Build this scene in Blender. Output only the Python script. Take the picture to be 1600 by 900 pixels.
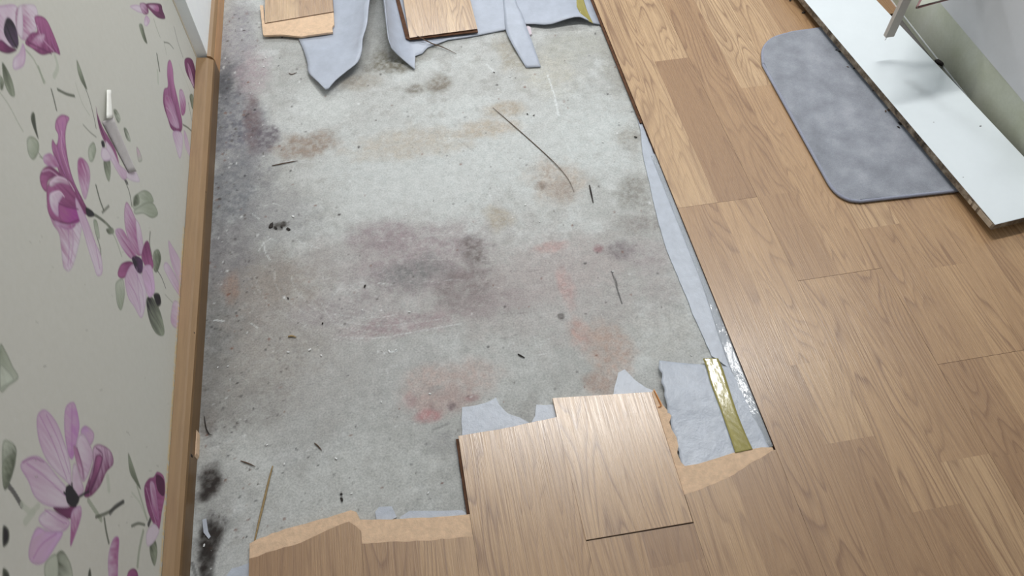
import bpy, bmesh, math, random
import numpy as np
from mathutils import Matrix, Vector

# ------------------------------------------------------------------ camera, world, lights, exposure
scene = bpy.context.scene
for o in list(bpy.data.objects):
    bpy.data.objects.remove(o)
C = scene.collection

F_PX = 1200.0                       # focal length for a 1600 px wide frame
CAM_Z = 1.356                       # concrete is z = 0, laminate surface z = 0.011
ROT = np.array([[0.98426976, 0.14764046, -0.09703259],
                [-0.17653942, 0.80063011, -0.57256027],
                [-0.00684585, 0.58068384, 0.81410037]])
cam_data = bpy.data.cameras.new('camera')
cam_data.sensor_width = 36.0
cam_data.lens = F_PX / 1600.0 * 36.0
cam_data.clip_start = 0.02
cam = bpy.data.objects.new('camera', cam_data)
C.objects.link(cam)
cam.matrix_world = Matrix.Translation((0, 0, CAM_Z)) @ Matrix([list(r) for r in ROT]).to_4x4()
scene.camera = cam

world = bpy.data.worlds.new('world')
scene.world = world
world.use_nodes = True
world.node_tree.nodes['Background'].inputs[0].default_value = (0.86, 0.93, 1.0, 1)
world.node_tree.nodes['Background'].inputs[1].default_value = 0.28


def area(name, loc, target, size, power, col, size_y=None):
    d = bpy.data.lights.new(name, 'AREA')
    d.shape = 'RECTANGLE' if size_y else 'DISK'
    d.size = size
    if size_y:
        d.size_y = size_y
    d.energy = power
    d.color = col
    o = bpy.data.objects.new(name, d)
    C.objects.link(o)
    o.location = loc
    v = Vector(target) - Vector(loc)
    o.rotation_euler = v.to_track_quat('-Z', 'Y').to_euler()
    return o


# long ceiling fitting across the room, mirrored in the glossy planks
area('ceiling_lamp', (0.78, 1.82, 2.42), (0.78, 1.8201, 0), 1.45, 42, (1.0, 0.985, 0.96), 0.13).rotation_euler = (0, 0, 0)
area('far_ceiling_lamp', (0.1, 4.3, 2.42), (0.1, 4.1, 0), 0.6, 45, (0.95, 0.98, 1.0))

vs = scene.view_settings
vs.view_transform = 'Standard'
vs.look = 'None'
vs.gamma = 1.0
vs.use_curve_mapping = False
vs.exposure = -0.06

rng = random.Random(4)
LAM = 0.011                          # laminate surface
CORE = 0.0088                        # top of the bare fibreboard core
UNDER = 0.003                        # foam thickness
XB = 0.5785                          # edge of the open bay
PW = 0.193                           # plank width


# ------------------------------------------------------------------ geometry helpers
def ray(p):
    return ROT @ np.array([p[0] - 800.0, 450.0 - p[1], -F_PX])


def at(px, py, z=0.0):
    """spot of a photographed point on the level plane z"""
    d = ray((px, py))
    t = (z - CAM_Z) / d[2]
    return Vector((d[0] * t, d[1] * t, z))


def wall_x(y):
    return -0.5155 - 0.0165 * (y - 0.5)


def on_wall(px, py):
    """(y, z) of a photographed point on the papered wall"""
    d = ray((px, py))
    # x = -0.5155 - 0.0165*(y-0.5)
    t = (-0.5155 + 0.00825) / (d[0] + 0.0165 * d[1])
    return d[1] * t, CAM_Z + d[2] * t


def lin(r, g, b):
    f = lambda c: c / 12.92 if c <= 0.04045 else ((c + 0.055) / 1.055) ** 2.4
    return (f(r / 255.0), f(g / 255.0), f(b / 255.0))


def tag(o, label=None, cat=None, group=None, kind=None):
    if label:
        o['label'] = label
    if cat:
        o['category'] = cat
    if group:
        o['group'] = group
    if kind:
        o['kind'] = kind
    return o


def link(name, me, mat=None, parent=None, loc=None):
    o = bpy.data.objects.new(name, me)
    C.objects.link(o)
    if mat is not None:
        me.materials.append(mat)
    if parent:
        o.parent = parent
    if loc is not None:
        o.location = loc
    return o


def empty(name, loc=(0, 0, 0)):
    o = bpy.data.objects.new(name, None)
    C.objects.link(o)
    o.location = loc
    o.empty_display_size = 0.05
    return o


def bm_mesh(bm, name, smooth=False):
    bmesh.ops.recalc_face_normals(bm, faces=bm.faces)
    me = bpy.data.meshes.new(name)
    bm.to_mesh(me)
    bm.free()
    if smooth:
        for p in me.polygons:
            p.use_smooth = True
    return me


def prism(name, poly, z0, z1, mat, parent=None, origin=None, bevel=0.0, mats=None):
    """polygon (x, y) extruded from z0 to z1; its origin at the polygon's centre"""
    n = len(poly)
    cx = sum(p[0] for p in poly) / n
    cy = sum(p[1] for p in poly) / n
    if parent is not None and origin is None:
        origin = (0, 0, 0)
    if origin is None:
        origin = (cx, cy, z0)
    ox, oy, oz = origin
    bm = bmesh.new()
    b = [bm.verts.new((p[0] - ox, p[1] - oy, z0 - oz)) for p in poly]
    zt = z1 if callable(z1) else (lambda x, y: z1)
    t = [bm.verts.new((p[0] - ox, p[1] - oy, zt(p[0], p[1]) - oz)) for p in poly]
    ft = bm.faces.new(t)
    bm.faces.new(list(reversed(b)))
    for i in range(n):
        j = (i + 1) % n
        f = bm.faces.new((b[i], b[j], t[j], t[i]))
        if mats:
            f.material_index = 1
    if bevel:
        bmesh.ops.bevel(bm, geom=list(ft.edges), offset=bevel, segments=2, affect='EDGES')
    me = bm_mesh(bm, name)
    o = link(name, me, mat, parent, None if parent else origin)
    if mats:
        me.materials.append(mats)
    return o


def tube(name, pts, radii, mat, parent=None, seg=6, origin=None):
    pts = [Vector(p) for p in pts]
    if origin is None:
        origin = Vector((0, 0, 0)) if parent else pts[0].copy()
    bm = bmesh.new()
    rings = []
    for i, p in enumerate(pts):
        d = (pts[min(i + 1, len(pts) - 1)] - pts[max(i - 1, 0)]).normalized()
        up = Vector((0, 0, 1)) if abs(d.z) < 0.9 else Vector((1, 0, 0))
        s = d.cross(up).normalized()
        u = s.cross(d).normalized()
        r = radii[i] if isinstance(radii, (list, tuple)) else radii
        ring = []
        for k in range(seg):
            a = 2 * math.pi * k / seg
            ring.append(bm.verts.new(p - origin + s * (math.cos(a) * r) + u * (math.sin(a) * r)))
        rings.append(ring)
    for a, b in zip(rings, rings[1:]):
        for k in range(seg):
            bm.faces.new((a[k], a[(k + 1) % seg], b[(k + 1) % seg], b[k]))
    bm.faces.new(list(reversed(rings[0])))
    bm.faces.new(rings[-1])
    me = bm_mesh(bm, name, True)
    return link(name, me, mat, parent, None if parent else origin)


def smooth_closed(pts, n=5):
    """Catmull-Rom through a closed outline"""
    out = []
    m = len(pts)
    for i in range(m):
        p0, p1, p2, p3 = [np.array(pts[(i + k - 1) % m], float) for k in range(4)]
        for s in range(n):
            t = s / n
            out.append(0.5 * ((2 * p1) + (-p0 + p2) * t + (2 * p0 - 5 * p1 + 4 * p2 - p3) * t * t
                              + (-p0 + 3 * p1 - 3 * p2 + p3) * t ** 3))
    return np.array(out)


def smooth_open(pts, n=6):
    pts = [np.array(p, float) for p in pts]
    out = []
    m = len(pts)
    for i in range(m - 1):
        p0 = pts[max(i - 1, 0)]
        p1, p2 = pts[i], pts[i + 1]
        p3 = pts[min(i + 2, m - 1)]
        for s in range(n):
            t = s / n
            out.append(0.5 * ((2 * p1) + (-p0 + p2) * t + (2 * p0 - 5 * p1 + 4 * p2 - p3) * t * t
                              + (-p0 + 3 * p1 - 3 * p2 + p3) * t ** 3))
    out.append(pts[-1])
    return np.array(out)


def ragged(pts, step, amp, seed, closed=True):
    """subdivide an outline and shake it a little, as a torn edge is"""
    r = random.Random(seed)
    out = []
    m = len(pts)
    for i in range(m if closed else m - 1):
        a = Vector(pts[i][:2])
        b = Vector(pts[(i + 1) % m][:2])
        k = max(1, int((b - a).length / step))
        nrm = Vector((-(b - a).y, (b - a).x))
        if nrm.length > 0:
            nrm.normalize()
        for s in range(k):
            p = a.lerp(b, s / k)
            if s:
                p = p + nrm * r.uniform(-amp, amp)
            out.append((p.x, p.y))
    if not closed:
        out.append((pts[-1][0], pts[-1][1]))
    return out


# ------------------------------------------------------------------ numpy noise and painting on vertex grids
def value_noise(x, y, seed):
    xi = np.floor(x).astype(np.int64)
    yi = np.floor(y).astype(np.int64)
    fx = x - xi
    fy = y - yi
    fx = fx * fx * (3 - 2 * fx)
    fy = fy * fy * (3 - 2 * fy)

    def h(a, b):
        n = (a * 374761393 + b * 668265263 + seed * 1442695041) & 0x7fffffff
        n = ((n ^ (n >> 13)) * 1274126177) & 0x7fffffff
        return ((n ^ (n >> 16)) & 0xffff) / 65535.0
    return ((h(xi, yi) * (1 - fx) + h(xi + 1, yi) * fx) * (1 - fy)
            + (h(xi, yi + 1) * (1 - fx) + h(xi + 1, yi + 1) * fx) * fy)


def fbm(x, y, scale, seed, octaves=4):
    v = np.zeros_like(x)
    a, s, tot = 1.0, scale, 0.0
    for k in range(octaves):
        v += a * value_noise(x * s + 17.3 * k, y * s - 9.1 * k, seed + 31 * k)
        tot += a
        a *= 0.55
        s *= 2.1
    return v / tot


def sstep(a, b, v):
    t = np.clip((v - a) / (b - a), 0, 1)
    return t * t * (3 - 2 * t)


class Paint:
    """colour per vertex of a grid over (u, v) in metres"""
    def __init__(self, us, vs_, base):
        self.us, self.vs = us, vs_
        self.U, self.V = np.meshgrid(us, vs_, indexing='ij')
        self.col = np.empty(self.U.shape + (3,))
        self.col[:] = base

    def window(self, u0, u1, v0, v1):
        i0, i1 = np.searchsorted(self.us, (u0, u1))
        j0, j1 = np.searchsorted(self.vs, (v0, v1))
        return slice(i0, i1), slice(j0, j1)

    def mix(self, sl, colour, a):
        c = self.col[sl]
        self.col[sl] = c * (1 - a[..., None]) + np.asarray(colour) * a[..., None]

    def shape(self, poly, ca, cb=None, axis=None, soft=0.0016, alpha=1.0, edge=None, streak=0.0, seed=1):
        P = np.asarray(poly)
        m = 3 * soft
        sl = self.window(P[:, 0].min() - m, P[:, 0].max() + m, P[:, 1].min() - m, P[:, 1].max() + m)
        U, V = self.U[sl], self.V[sl]
        if U.size == 0:
            return
        inside = np.zeros(U.shape, bool)
        dist = np.full(U.shape, 1e9)
        n = len(P)
        for i in range(n):
            a, b = P[i], P[(i + 1) % n]
            c = (a[1] > V) != (b[1] > V)
            with np.errstate(divide='ignore', invalid='ignore'):
                xi = (b[0] - a[0]) * (V - a[1]) / (b[1] - a[1]) + a[0]
            inside ^= c & (U < xi)
            e = b - a
            L = max(e @ e, 1e-12)
            t = np.clip(((U - a[0]) * e[0] + (V - a[1]) * e[1]) / L, 0, 1)
            dist = np.minimum(dist, np.hypot(U - a[0] - t * e[0], V - a[1] - t * e[1]))
        sd = np.where(inside, dist, -dist)
        al = sstep(-soft, soft, sd) * alpha
        ca = np.asarray(ca)
        cc = np.empty(U.shape + (3,))
        cc[:] = ca
        if cb is not None:
            A, B = np.asarray(axis[0]), np.asarray(axis[1])
            ax = B - A
            t = np.clip(((U - A[0]) * ax[0] + (V - A[1]) * ax[1]) / (ax @ ax), 0, 1)
            s = ((U - A[0]) * -ax[1] + (V - A[1]) * ax[0]) / np.sqrt(ax @ ax)
            if streak:
                t = np.clip(t + streak * (value_noise(s * 260, t * 3, seed) - 0.5), 0, 1)
            t = t[..., None]
            cc = ca * (1 - t) + np.asarray(cb) * t
        if edge is not None:
            e = (1 - sstep(0.0, 0.0045, sd))[..., None] * 0.55
            cc = cc * (1 - e) + np.asarray(edge) * e
        c = self.col[sl]
        self.col[sl] = c * (1 - al[..., None]) + cc * al[..., None]

    def stroke(self, pts, w, colour, alpha=1.0, soft=0.001, rough=0.0, seed=3):
        P = np.asarray(pts)
        m = w + 3 * soft
        sl = self.window(P[:, 0].min() - m, P[:, 0].max() + m, P[:, 1].min() - m, P[:, 1].max() + m)
        U, V = self.U[sl], self.V[sl]
        if U.size == 0:
            return
        dist = np.full(U.shape, 1e9)
        for a, b in zip(P, P[1:]):
            e = b - a
            L = max(e @ e, 1e-12)
            t = np.clip(((U - a[0]) * e[0] + (V - a[1]) * e[1]) / L, 0, 1)
            dist = np.minimum(dist, np.hypot(U - a[0] - t * e[0], V - a[1] - t * e[1]))
        al = (1 - sstep(w * 0.5 - soft, w * 0.5 + soft, dist)) * alpha
        if rough:
            al = al * sstep(0.5 - rough, 0.5 + rough * 0.4, value_noise(U * 300, V * 300, seed))
        self.mix(sl, colour, al)

    def blob(self, cu, cv, ru, rv, colour, alpha, seed, rough=0.6, ang=0.0, hard=0.55, nscale=22):
        m = 1.9
        R = max(ru, rv) * m
        sl = self.window(cu - R, cu + R, cv - R, cv + R)
        U, V = self.U[sl], self.V[sl]
        if U.size == 0:
            return
        du, dv = U - cu, V - cv
        ca, sa = math.cos(ang), math.sin(ang)
        a, b = (du * ca + dv * sa) / ru, (-du * sa + dv * ca) / rv
        r = np.hypot(a, b) + rough * (fbm(U, V, nscale, seed, 5) - 0.5) * 1.6
        al = (1 - sstep(1 - hard, 1 + hard * 0.5, r)) * alpha
        al = al * (0.58 + 0.56 * sstep(0.26, 0.74, fbm(U, V, 120, seed + 7, 4)))
        self.mix(sl, colour, np.clip(al, 0, 1))


def grid_mesh(name, pos, col):
    """pos (n, m, 3), col (n, m, 3) -> mesh with a colour attribute"""
    n, m = pos.shape[:2]
    me = bpy.data.meshes.new(name)
    nv = n * m
    idx = np.arange(nv).reshape(n, m)
    q = np.stack([idx[:-1, :-1], idx[1:, :-1], idx[1:, 1:], idx[:-1, 1:]], -1).reshape(-1, 4)
    me.vertices.add(nv)
    me.vertices.foreach_set('co', pos.reshape(-1).astype(np.float32))
    me.loops.add(q.size)
    me.loops.foreach_set('vertex_index', q.reshape(-1).astype(np.int32))
    me.polygons.add(len(q))
    me.polygons.foreach_set('loop_start', (np.arange(len(q)) * 4).astype(np.int32))
    me.polygons.foreach_set('use_smooth', np.ones(len(q), bool))
    me.update(calc_edges=True)
    ca = me.color_attributes.new('print', 'FLOAT_COLOR', 'POINT')
    rgba = np.ones((nv, 4), np.float32)
    rgba[:, :3] = col.reshape(-1, 3)
    ca.data.foreach_set('color', rgba.reshape(-1))
    return me


# ------------------------------------------------------------------ materials
def nmat(name, rough=0.5, spec=0.5):
    m = bpy.data.materials.new(name)
    m.use_nodes = True
    nt = m.node_tree
    b = nt.nodes['Principled BSDF']
    b.inputs['Roughness'].default_value = rough
    b.inputs['Specular IOR Level'].default_value = spec
    return m, nt, b


def N(nt, kind, **kw):
    n = nt.nodes.new(kind)
    for k, v in kw.items():
        setattr(n, k, v)
    return n


def noise(nt, vec, scale, detail=4, rough=0.6, dist=0.0):
    n = N(nt, 'ShaderNodeTexNoise')
    n.inputs['Scale'].default_value = scale
    n.inputs['Detail'].default_value = detail
    n.inputs['Roughness'].default_value = rough
    n.inputs['Distortion'].default_value = dist
    if vec is not None:
        nt.links.new(vec, n.inputs['Vector'])
    return n.outputs['Fac']


def ramp(nt, fac, stops):
    r = N(nt, 'ShaderNodeValToRGB')
    while len(r.color_ramp.elements) < len(stops):
        r.color_ramp.elements.new(0.5)
    for e, (p, c) in zip(r.color_ramp.elements, stops):
        e.position = p
        e.color = (c[0], c[1], c[2], 1)
    nt.links.new(fac, r.inputs['Fac'])
    return r.outputs['Color']


def mixc(nt, fac, a, b, mode='MIX'):
    m = N(nt, 'ShaderNodeMix', data_type='RGBA', blend_type=mode)
    for s, v in ((m.inputs['Factor'], fac), (m.inputs['A'], a), (m.inputs['B'], b)):
        if hasattr(v, 'is_linked') or hasattr(v, 'links'):
            nt.links.new(v, s)
        elif isinstance(v, (int, float)):
            s.default_value = v
        else:
            s.default_value = (v[0], v[1], v[2], 1)
    return m.outputs['Result']


def math_(nt, op, a, b=None):
    m = N(nt, 'ShaderNodeMath', operation=op)
    for s, v in ((m.inputs[0], a), (m.inputs[1], b)):
        if v is None:
            continue
        if isinstance(v, (int, float)):
            s.default_value = v
        else:
            nt.links.new(v, s)
    return m.outputs[0]


def bump(nt, bsdf, height, strength, dist):
    b = N(nt, 'ShaderNodeBump')
    b.inputs['Strength'].default_value = strength
    b.inputs['Distance'].default_value = dist
    nt.links.new(height, b.inputs['Height'])
    nt.links.new(b.outputs['Normal'], bsdf.inputs['Normal'])


def obj_co(nt):
    return N(nt, 'ShaderNodeTexCoord').outputs['Object']


def mapped(nt, vec, scale):
    m = N(nt, 'ShaderNodeMapping')
    m.inputs['Scale'].default_value = scale
    nt.links.new(vec, m.inputs['Vector'])
    return m.outputs['Vector']


def mat_concrete():
    m, nt, b = nmat('stained_concrete', 0.78, 0.35)
    co = obj_co(nt)
    a = N(nt, 'ShaderNodeAttribute', attribute_name='print').outputs['Color']
    g = noise(nt, co, 260, 5, 0.7)
    col = mixc(nt, 0.62, a, ramp(nt, g, [(0.3, (0.30, 0.30, 0.31)), (0.5, (0.5, 0.5, 0.5)), (0.72, (0.68, 0.68, 0.67))]), 'OVERLAY')
    g2 = noise(nt, co, 42, 6, 0.72)
    col = mixc(nt, 0.35, col, ramp(nt, g2, [(0.36, (0.36, 0.36, 0.36)), (0.62, (0.62, 0.62, 0.62))]), 'OVERLAY')
    pits = ramp(nt, noise(nt, co, 150, 2, 0.5), [(0.23, (1, 1, 1)), (0.28, (0, 0, 0))])
    col = mixc(nt, math_(nt, 'MULTIPLY', pits, 0.45), col, (0.10, 0.09, 0.085))
    flk = ramp(nt, noise(nt, co, 118, 2, 0.5), [(0.76, (0, 0, 0)), (0.79, (1, 1, 1))])
    col = mixc(nt, math_(nt, 'MULTIPLY', flk, 0.6), col, (0.72, 0.73, 0.73))
    nt.links.new(col, b.inputs['Base Color'])
    bump(nt, b, math_(nt, 'ADD', g, math_(nt, 'MULTIPLY', g2, 1.5)), 0.35, 0.0015)
    return m


def mat_wallpaper():
    m, nt, b = nmat('floral_wallpaper', 0.62, 0.3)
    co = obj_co(nt)
    a = N(nt, 'ShaderNodeAttribute', attribute_name='print').outputs['Color']
    g = noise(nt, co, 90, 4, 0.6)
    col = mixc(nt, 0.14, a, ramp(nt, g, [(0.3, (0.40, 0.40, 0.40)), (0.7, (0.6, 0.6, 0.6))]), 'OVERLAY')
    nt.links.new(col, b.inputs['Base Color'])
    bump(nt, b, noise(nt, co, 420, 3, 0.6), 0.12, 0.0006)
    return m


def mat_laminate():
    """oak print: per-strip tone and seed come from face attributes"""
    m, nt, b = nmat('oak_laminate', 0.36, 0.5)
    co = N(nt, 'ShaderNodeNewGeometry').outputs['Position']
    tone = N(nt, 'ShaderNodeAttribute', attribute_name='tone').outputs['Fac']
    seed = N(nt, 'ShaderNodeAttribute', attribute_name='seed').outputs['Fac']
    off = N(nt, 'ShaderNodeCombineXYZ')
    nt.links.new(math_(nt, 'MULTIPLY', seed, 3.7), off.inputs[0])
    nt.links.new(math_(nt, 'MULTIPLY', seed, 1.9), off.inputs[1])
    nt.links.new(math_(nt, 'MULTIPLY', seed, 5.3), off.inputs[2])
    add = N(nt, 'ShaderNodeVectorMath', operation='ADD')
    nt.links.new(co, add.inputs[0])
    nt.links.new(off.outputs[0], add.inputs[1])
    p = add.outputs[0]
    field = noise(nt, mapped(nt, p, (11, 1.25, 1)), 1.0, 2.2, 0.46, 0.3)
    rings = math_(nt, 'FRACT', math_(nt, 'MULTIPLY', field, 24.0))
    rings = ramp(nt, rings, [(0.0, (0.0, 0.0, 0.0)), (0.12, (0.9, 0.9, 0.9)), (0.5, (1, 1, 1)), (0.82, (0.62, 0.62, 0.62)), (1.0, (0.0, 0.0, 0.0))])
    patch = noise(nt, mapped(nt, p, (12, 1.6, 1)), 1.0, 2, 0.5)
    streak = noise(nt, mapped(nt, p, (420, 7, 1)), 1.0, 3, 0.65)
    band = noise(nt, mapped(nt, p, (42, 0.9, 1)), 1.0, 4, 0.65)
    pores = noise(nt, mapped(nt, p, (900, 38, 1)), 1.0, 2, 0.6)
    t2 = math_(nt, 'ADD', 0.5, math_(nt, 'MULTIPLY', math_(nt, 'SUBTRACT', tone, 0.5), 1.25))
    base = ramp(nt, t2, [(0.0, lin(150, 114, 78)), (0.35, lin(172, 136, 97)), (0.7, lin(192, 156, 114)), (1.0, lin(207, 175, 134))])
    col = mixc(nt, math_(nt, 'MULTIPLY', ramp(nt, band, [(0.3, (1, 1, 1)), (0.62, (0, 0, 0))]), 0.45), base, lin(150, 115, 80))
    ringa = math_(nt, 'MULTIPLY', math_(nt, 'SUBTRACT', 1.0, rings), ramp(nt, patch, [(0.36, (0.2, 0.2, 0.2)), (0.58, (0.82, 0.82, 0.82))]))
    col = mixc(nt, ringa, col, lin(124, 88, 57))
    col = mixc(nt, math_(nt, 'MULTIPLY', ramp(nt, streak, [(0.34, (1, 1, 1)), (0.54, (0, 0, 0))]), 0.40), col, lin(136, 101, 70))
    col = mixc(nt, math_(nt, 'MULTIPLY', ramp(nt, pores, [(0.30, (1, 1, 1)), (0.42, (0, 0, 0))]), 0.35), col, lin(120, 86, 58))
    nt.links.new(col, b.inputs['Base Color'])
    emb = noise(nt, mapped(nt, co, (520, 7, 1)), 1.0, 3, 0.6)
    b.inputs['Roughness'].default_value = 0.5
    b.inputs['Specular IOR Level'].default_value = 0.7
    b.inputs['Coat Weight'].default_value = 0.75
    b.inputs['Coat IOR'].default_value = 1.68
    nt.links.new(ramp(nt, emb, [(0.3, (0.34, 0.34, 0.34)), (0.7, (0.19, 0.19, 0.19))]), b.inputs['Coat Roughness'])
    bump(nt, b, emb, 0.42, 0.0009)
    nt.links.new(b.inputs['Normal'].links[0].from_socket, b.inputs['Coat Normal'])
    return m


def mat_plain(name, colour, rough=0.5, var=0.25, scale=60, bmp=0.0, spec=0.5, stretch=(1, 1, 1), bscale=None, metal=0.0):
    m, nt, b = nmat(name, rough, spec)
    co = mapped(nt, obj_co(nt), stretch)
    g = noise(nt, co, scale, 5, 0.65)
    c = colour
    col = ramp(nt, g, [(0.28, tuple(x * (1 - var) for x in c)), (0.72, tuple(min(1, x * (1 + var)) for x in c))])
    nt.links.new(col, b.inputs['Base Color'])
    b.inputs['Metallic'].default_value = metal
    if bmp:
        h = g if bscale is None else noise(nt, co, bscale, 4, 0.65)
        bump(nt, b, h, bmp, 0.0015)
    return m


M_CONC = mat_concrete()
M_PAPER = mat_wallpaper()
M_LAM = mat_laminate()
M_CORE = mat_plain('bare_fibreboard', lin(222, 192, 162), 0.85, 0.14, 90, 0.6, 0.2, bscale=260)
M_COREDARK = mat_plain('dark_fibreboard_edge', lin(92, 64, 47), 0.8, 0.35, 90, 0.3, 0.2)
M_FOAM = mat_plain('foam_underlay_film', lin(174, 181, 194), 0.42, 0.10, 26, 0.35, 0.5, bscale=60)
M_FOAM2 = mat_plain('crinkled_foam_film', lin(184, 191, 202), 0.36, 0.10, 40, 0.8, 0.55, bscale=85)
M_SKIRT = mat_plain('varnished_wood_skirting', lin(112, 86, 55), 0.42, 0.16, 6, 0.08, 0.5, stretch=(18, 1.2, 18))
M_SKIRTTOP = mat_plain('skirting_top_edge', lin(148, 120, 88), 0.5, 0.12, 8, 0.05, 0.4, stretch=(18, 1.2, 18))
M_WHITE = mat_plain('white_paint', lin(246, 251, 255), 0.4, 0.03, 30)
M_SPLINT = mat_plain('wood_splinter', lin(92, 72, 56), 0.8, 0.3, 200)
M_SPLINTPALE = mat_plain('pale_wood_splinter', lin(158, 136, 96), 0.8, 0.2, 200)
M_CHIP = mat_plain('white_chip', lin(225, 226, 226), 0.6, 0.05, 200)
M_DIRT = mat_plain('dark_dirt', lin(48, 43, 40), 0.9, 0.4, 300, 0.5)

# ------------------------------------------------------------------ the concrete slab (floor)
def axis(fine0, fine1, step, lo, hi):
    return np.concatenate([np.linspace(lo, fine0, 4)[:-1], np.arange(fine0, fine1, step), np.linspace(fine1, hi, 6)])


us = np.sort(np.concatenate([axis(-0.53, 0.62, 0.0026, -1.2, 1.6), np.linspace(1.335, 1.435, 7)]))
vs_ = axis(0.30, 2.14, 0.0028, -0.3, 3.4)
P = Paint(us, vs_, lin(186, 188, 186))
U, V = P.U, P.V
n1 = fbm(U, V, 3.2, 11, 5)
n2 = fbm(U, V, 11, 12, 5)
n3 = fbm(U, V, 34, 14, 4)
P.mix((slice(None), slice(None)), lin(170, 171, 168), sstep(0.42, 0.62, n1) * 0.75)
P.mix((slice(None), slice(None)), lin(200, 204, 203), sstep(0.52, 0.7, n2) * 0.55)
P.mix((slice(None), slice(None)), lin(158, 156, 152), sstep(0.56, 0.72, n3) * 0.4)


def stain(px, py, rx, ry, rgb, a, seed, rough=0.6, ang=0.0, hard=0.55, ns=22):  # soft patch on the slab, for stains and for painted shade
    c = at(px, py)
    ru = abs(at(px + rx, py).x - at(px - rx, py).x) / 2
    rv = abs(at(px, py + ry).y - at(px, py - ry).y) / 2
    P.blob(c.x, c.y, ru, rv, lin(*rgb), a, seed, rough, ang, hard, ns)


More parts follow.
